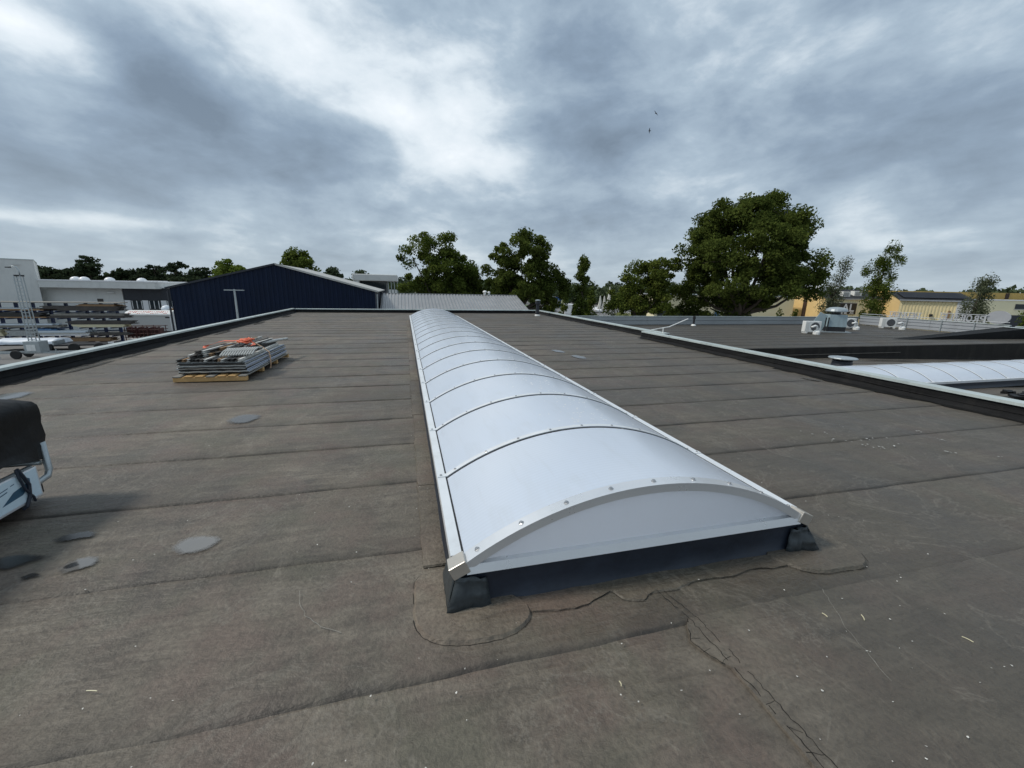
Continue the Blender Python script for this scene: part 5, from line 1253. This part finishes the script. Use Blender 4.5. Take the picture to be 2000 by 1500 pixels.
def birch(loc, label, h, w, n_, lean, mat='leaf_birch', size=.15):
    lb = [(lean*(k/6)**1.4+random.uniform(-.25, .25)*w, random.uniform(-.2, .2), h*(.28+.115*k), w*(.95-.06*abs(k-2.0)), w*(.9-.06*abs(k-2)), h*.085) for k in range(6)]+[(lean*1.15, 0, h*.93, w*.45, w*.45, h*.06)]
    return tree('birch_tree', label, loc, lb, 95, n_, .62, size, mat, h*.55, .14, 'birch trees', up=.1, flat=1.3, rz=R(-52), inner=.35, aspect=.4)
birch((55.6, 43.9, G), 'thin pale birch leaning right beside the AL sign', 11.2, 1.0, 4200, .8, 'leaf_birch', .12); birch((57.6, 40.0, G), 'taller darker birch next to the yellow ribbed hall', 12.4, 1.75, 9500, .7, 'leaf_oak', .13); birch((62.2, 32.5, G), 'small pale birch behind the grey oval sign disc', 8.3, 1.3, 5200, .4, 'leaf_birch', .12)
birch((66.2, 29.4, G), 'half hidden birch near the white wall unit', 5.6, .8, 2200, .1, 'leaf_oak')
def conifer(loc, label, h, w, mat='leaf_oak', n_=2200):
    lb = [(0, 0, h*(.08+.13*k), w*(1-.12*k), w*(1-.12*k), h*.1) for k in range(7)]
    return tree('conifer', label, loc, lb, 40, n_, w*.45, .14, mat, h*.6, .08, 'small conifers', up=.0, flat=1.5)
conifer((20.1, 56.4, G), 'narrow conifer beside the dark vent pipe', 6.6, .95, 'leaf_oak', 2600); conifer((24.4, 52.3, G), 'light green conifer right of the lone poplar', 7.2, 1.15, 'leaf_oak', 3200); conifer((25.8, 46.3, G), 'short conifer in front of the closed parasols', 5.2, .7, 'leaf_dark', 1800)
conifer((24.9, 63.2, G), 'round-topped low conifer next to the white van', 5.6, 1.0, 'leaf_oak', 2000); conifer((19.6, 46.2, G), 'short conifer at the foot of the lone poplar', 4.6, .55, 'leaf_dark', 1500); conifer((37.5, 53.4, G), 'low conifer in front of the huge oak', 4.6, .9, 'leaf_dark', 1600)
conifer((44.5, 46.0, G), 'little conifer before the pale wall under the huge oak', 3.9, .6, 'leaf_oak', 1200); conifer((48.3, 44.6, G), 'bushy conifer near the brown gable band', 4.2, .8, 'leaf_oak', 1500); conifer((51.0, 44.6, G), 'bushy conifer close to the pale birch', 4.3, .9, 'leaf_dark', 1500)
tree('shrub', 'bright pale-yellow shrub in front of the mid-green tree', (24.0, 42.5, G), [(0, 0, 3.0, .8, .8, .6), (.6, 0, 2.6, .7, .7, .6)], 30, 1500, .35, .12, 'leaf_pale', 1.5, .06)
tree('shrub', 'bright yellow-green shrub low under the huge oak', (40.0, 43.0, G), [(0, 0, 2.7, 1.6, .8, .6)], 30, 1500, .4, .12, 'leaf_pale', 1.5, .06)
# trees on the left horizon
def pine(loc, label, h, w):
    lb = [(random.uniform(-.5, .5)*w, 0, h*.80, w*.75, w*.7, h*.10), (random.uniform(-.6, .6)*w, 0, h*.66, w*.95, w*.8, h*.09), (random.uniform(-.3, .3)*w, 0, h*.92, w*.45, w*.45, h*.07), (0, 0, h*.5, w, w*.8, h*.10), (0, 0, h*.3, w*1.05, w*.8, h*.12)]
    tree('pine_tree', label, loc, lb, 70, 5200, .85, .26, 'leaf_pine', h*.6, .25, 'pine trees behind the white hall', up=.5, flat=.5)
for (x, y, h, w) in ((-63, 95, 8.6, 3.2), (-59, 97, 8.3, 3.2), (-55.7, 94, 10.4, 2.8), (-52.0, 97, 8.2, 2.8), (-49.0, 96, 8.4, 2.6), (-46.0, 95, 9.0, 2.8), (-42.2, 94, 9.8, 3.1), (-38.8, 96, 9.0, 2.7), (-35.6, 97, 8.6, 2.5), (-67, 96, 8.6, 3.2), (-33.0, 98, 8.6, 2.6)):
    pine((x, y, G), 'dark green pine in the row behind the white hall', h, w)
tree('broadleaf_tree', 'light green round tree left of the blue hall ridge', (-28.0, 80, G), [(0, 0, 8.0, 2.2, 2.0, 1.6), (-1.7, 0, 6.8, 1.7, 1.6, 1.5), (1.9, 0, 7.2, 1.6, 1.5, 1.3), (0, 0, 5.4, 3.0, 2.2, 1.6)], 80, 7500, .8, .22, 'leaf_lime', 3.5, .22)
tree('broadleaf_tree', 'olive green tree showing above the ridge of the blue hall', (-15.4, 70, G), [(0, 0, 9.6, 1.7, 1.7, 1.4), (1.4, 0, 8.6, 1.6, 1.5, 1.3), (-1.4, 0, 8.4, 1.4, 1.4, 1.1), (-3.2, 0, 7.4, 1.6, 1.2, .8), (0, 0, 6.8, 2.6, 2.0, 1.6)], 80, 7500, .8, .2, 'leaf_oak', 3.5, .22)
tree('broadleaf_tree', 'small distant tree right of the blue hall ridge', (-13.2, 95, G), [(-1.4, 0, 8.0, 1.5, 1.5, 1.3), (-2.6, 0, 7.2, 1.2, 1.2, 1.0)], 40, 2600, .8, .24, 'leaf_far', 3.5, .2); tree('broadleaf_tree', 'wispy distant tree beside the white canopy roof', (-8.4, 97, G), [(-.6, 0, 7.6, 1.6, 1.2, 1.4), (1.4, 0, 7.0, 1.5, 1.2, .8)], 40, 2200, .9, .24, 'leaf_far', 3.5, .2)
# distant woods: one mass all along the horizon
pl_, tl_ = [], []
for k in range(430):
    hd = R(-60+150*random.random()); ds = random.uniform(165, 260); h = random.uniform(6.5, 10.0)*(ds/200)*(1.0 if hd < R(40) else .93); w = random.uniform(3, 6)
    n_ = 300; d = RNG.normal(size=(n_, 3)); d /= np.linalg.norm(d, axis=1, keepdims=True); q = RNG.uniform(.6, 1.0, (n_, 1))
    c_ = np.array([ds*math.sin(hd), ds*math.cos(hd), G+h*.5]); pl_.append(c_+d*q*np.array([w, w, h*.5])); tl_.append(np.full(n_, random.random()*.6+.2))
o = bpy.data.objects.new('distant_woods', leaf_mesh('distant_woods', np.concatenate(pl_), .75, 'leaf_far', .4, .7, np.concatenate(tl_))); COL.objects.link(o); tag(o, 'hazy green woods along the horizon', kind='stuff')

# ------------------------------------------------------------------ birds
def bird(loc, rz, roll_, label):
    t_ = MB(); t_.tube([(0, -.35, 0), (0, -.1, .02), (0, .15, .02), (0, .32, 0)], [.02, .09, .08, .03], 8)
    for sx in (-1, 1): 
        o_ = len(t_.v); t_.v += [(0, .12, .03), (sx*.35, .2, .12), (sx*.85, -.02, .06), (sx*.35, 0, .11), (0, -.1, .03)]; t_.f += [(o_, o_+1, o_+3, o_+4), (o_+1, o_+2, o_+3)]
    o = t_.build('bird', 'bird'); o.location = loc; o.scale = (.65, .65, .65); o.rotation_euler = (R(10), roll_, rz); tag(o, label, 'bird', 'birds in the sky')
bird((36.7, 60.2, 27.0), R(20), R(28), 'dark bird gliding high in the sky, the higher one'); bird((39.3, 65.9, 26.8), R(60), R(35), 'dark bird gliding in the sky below the other')
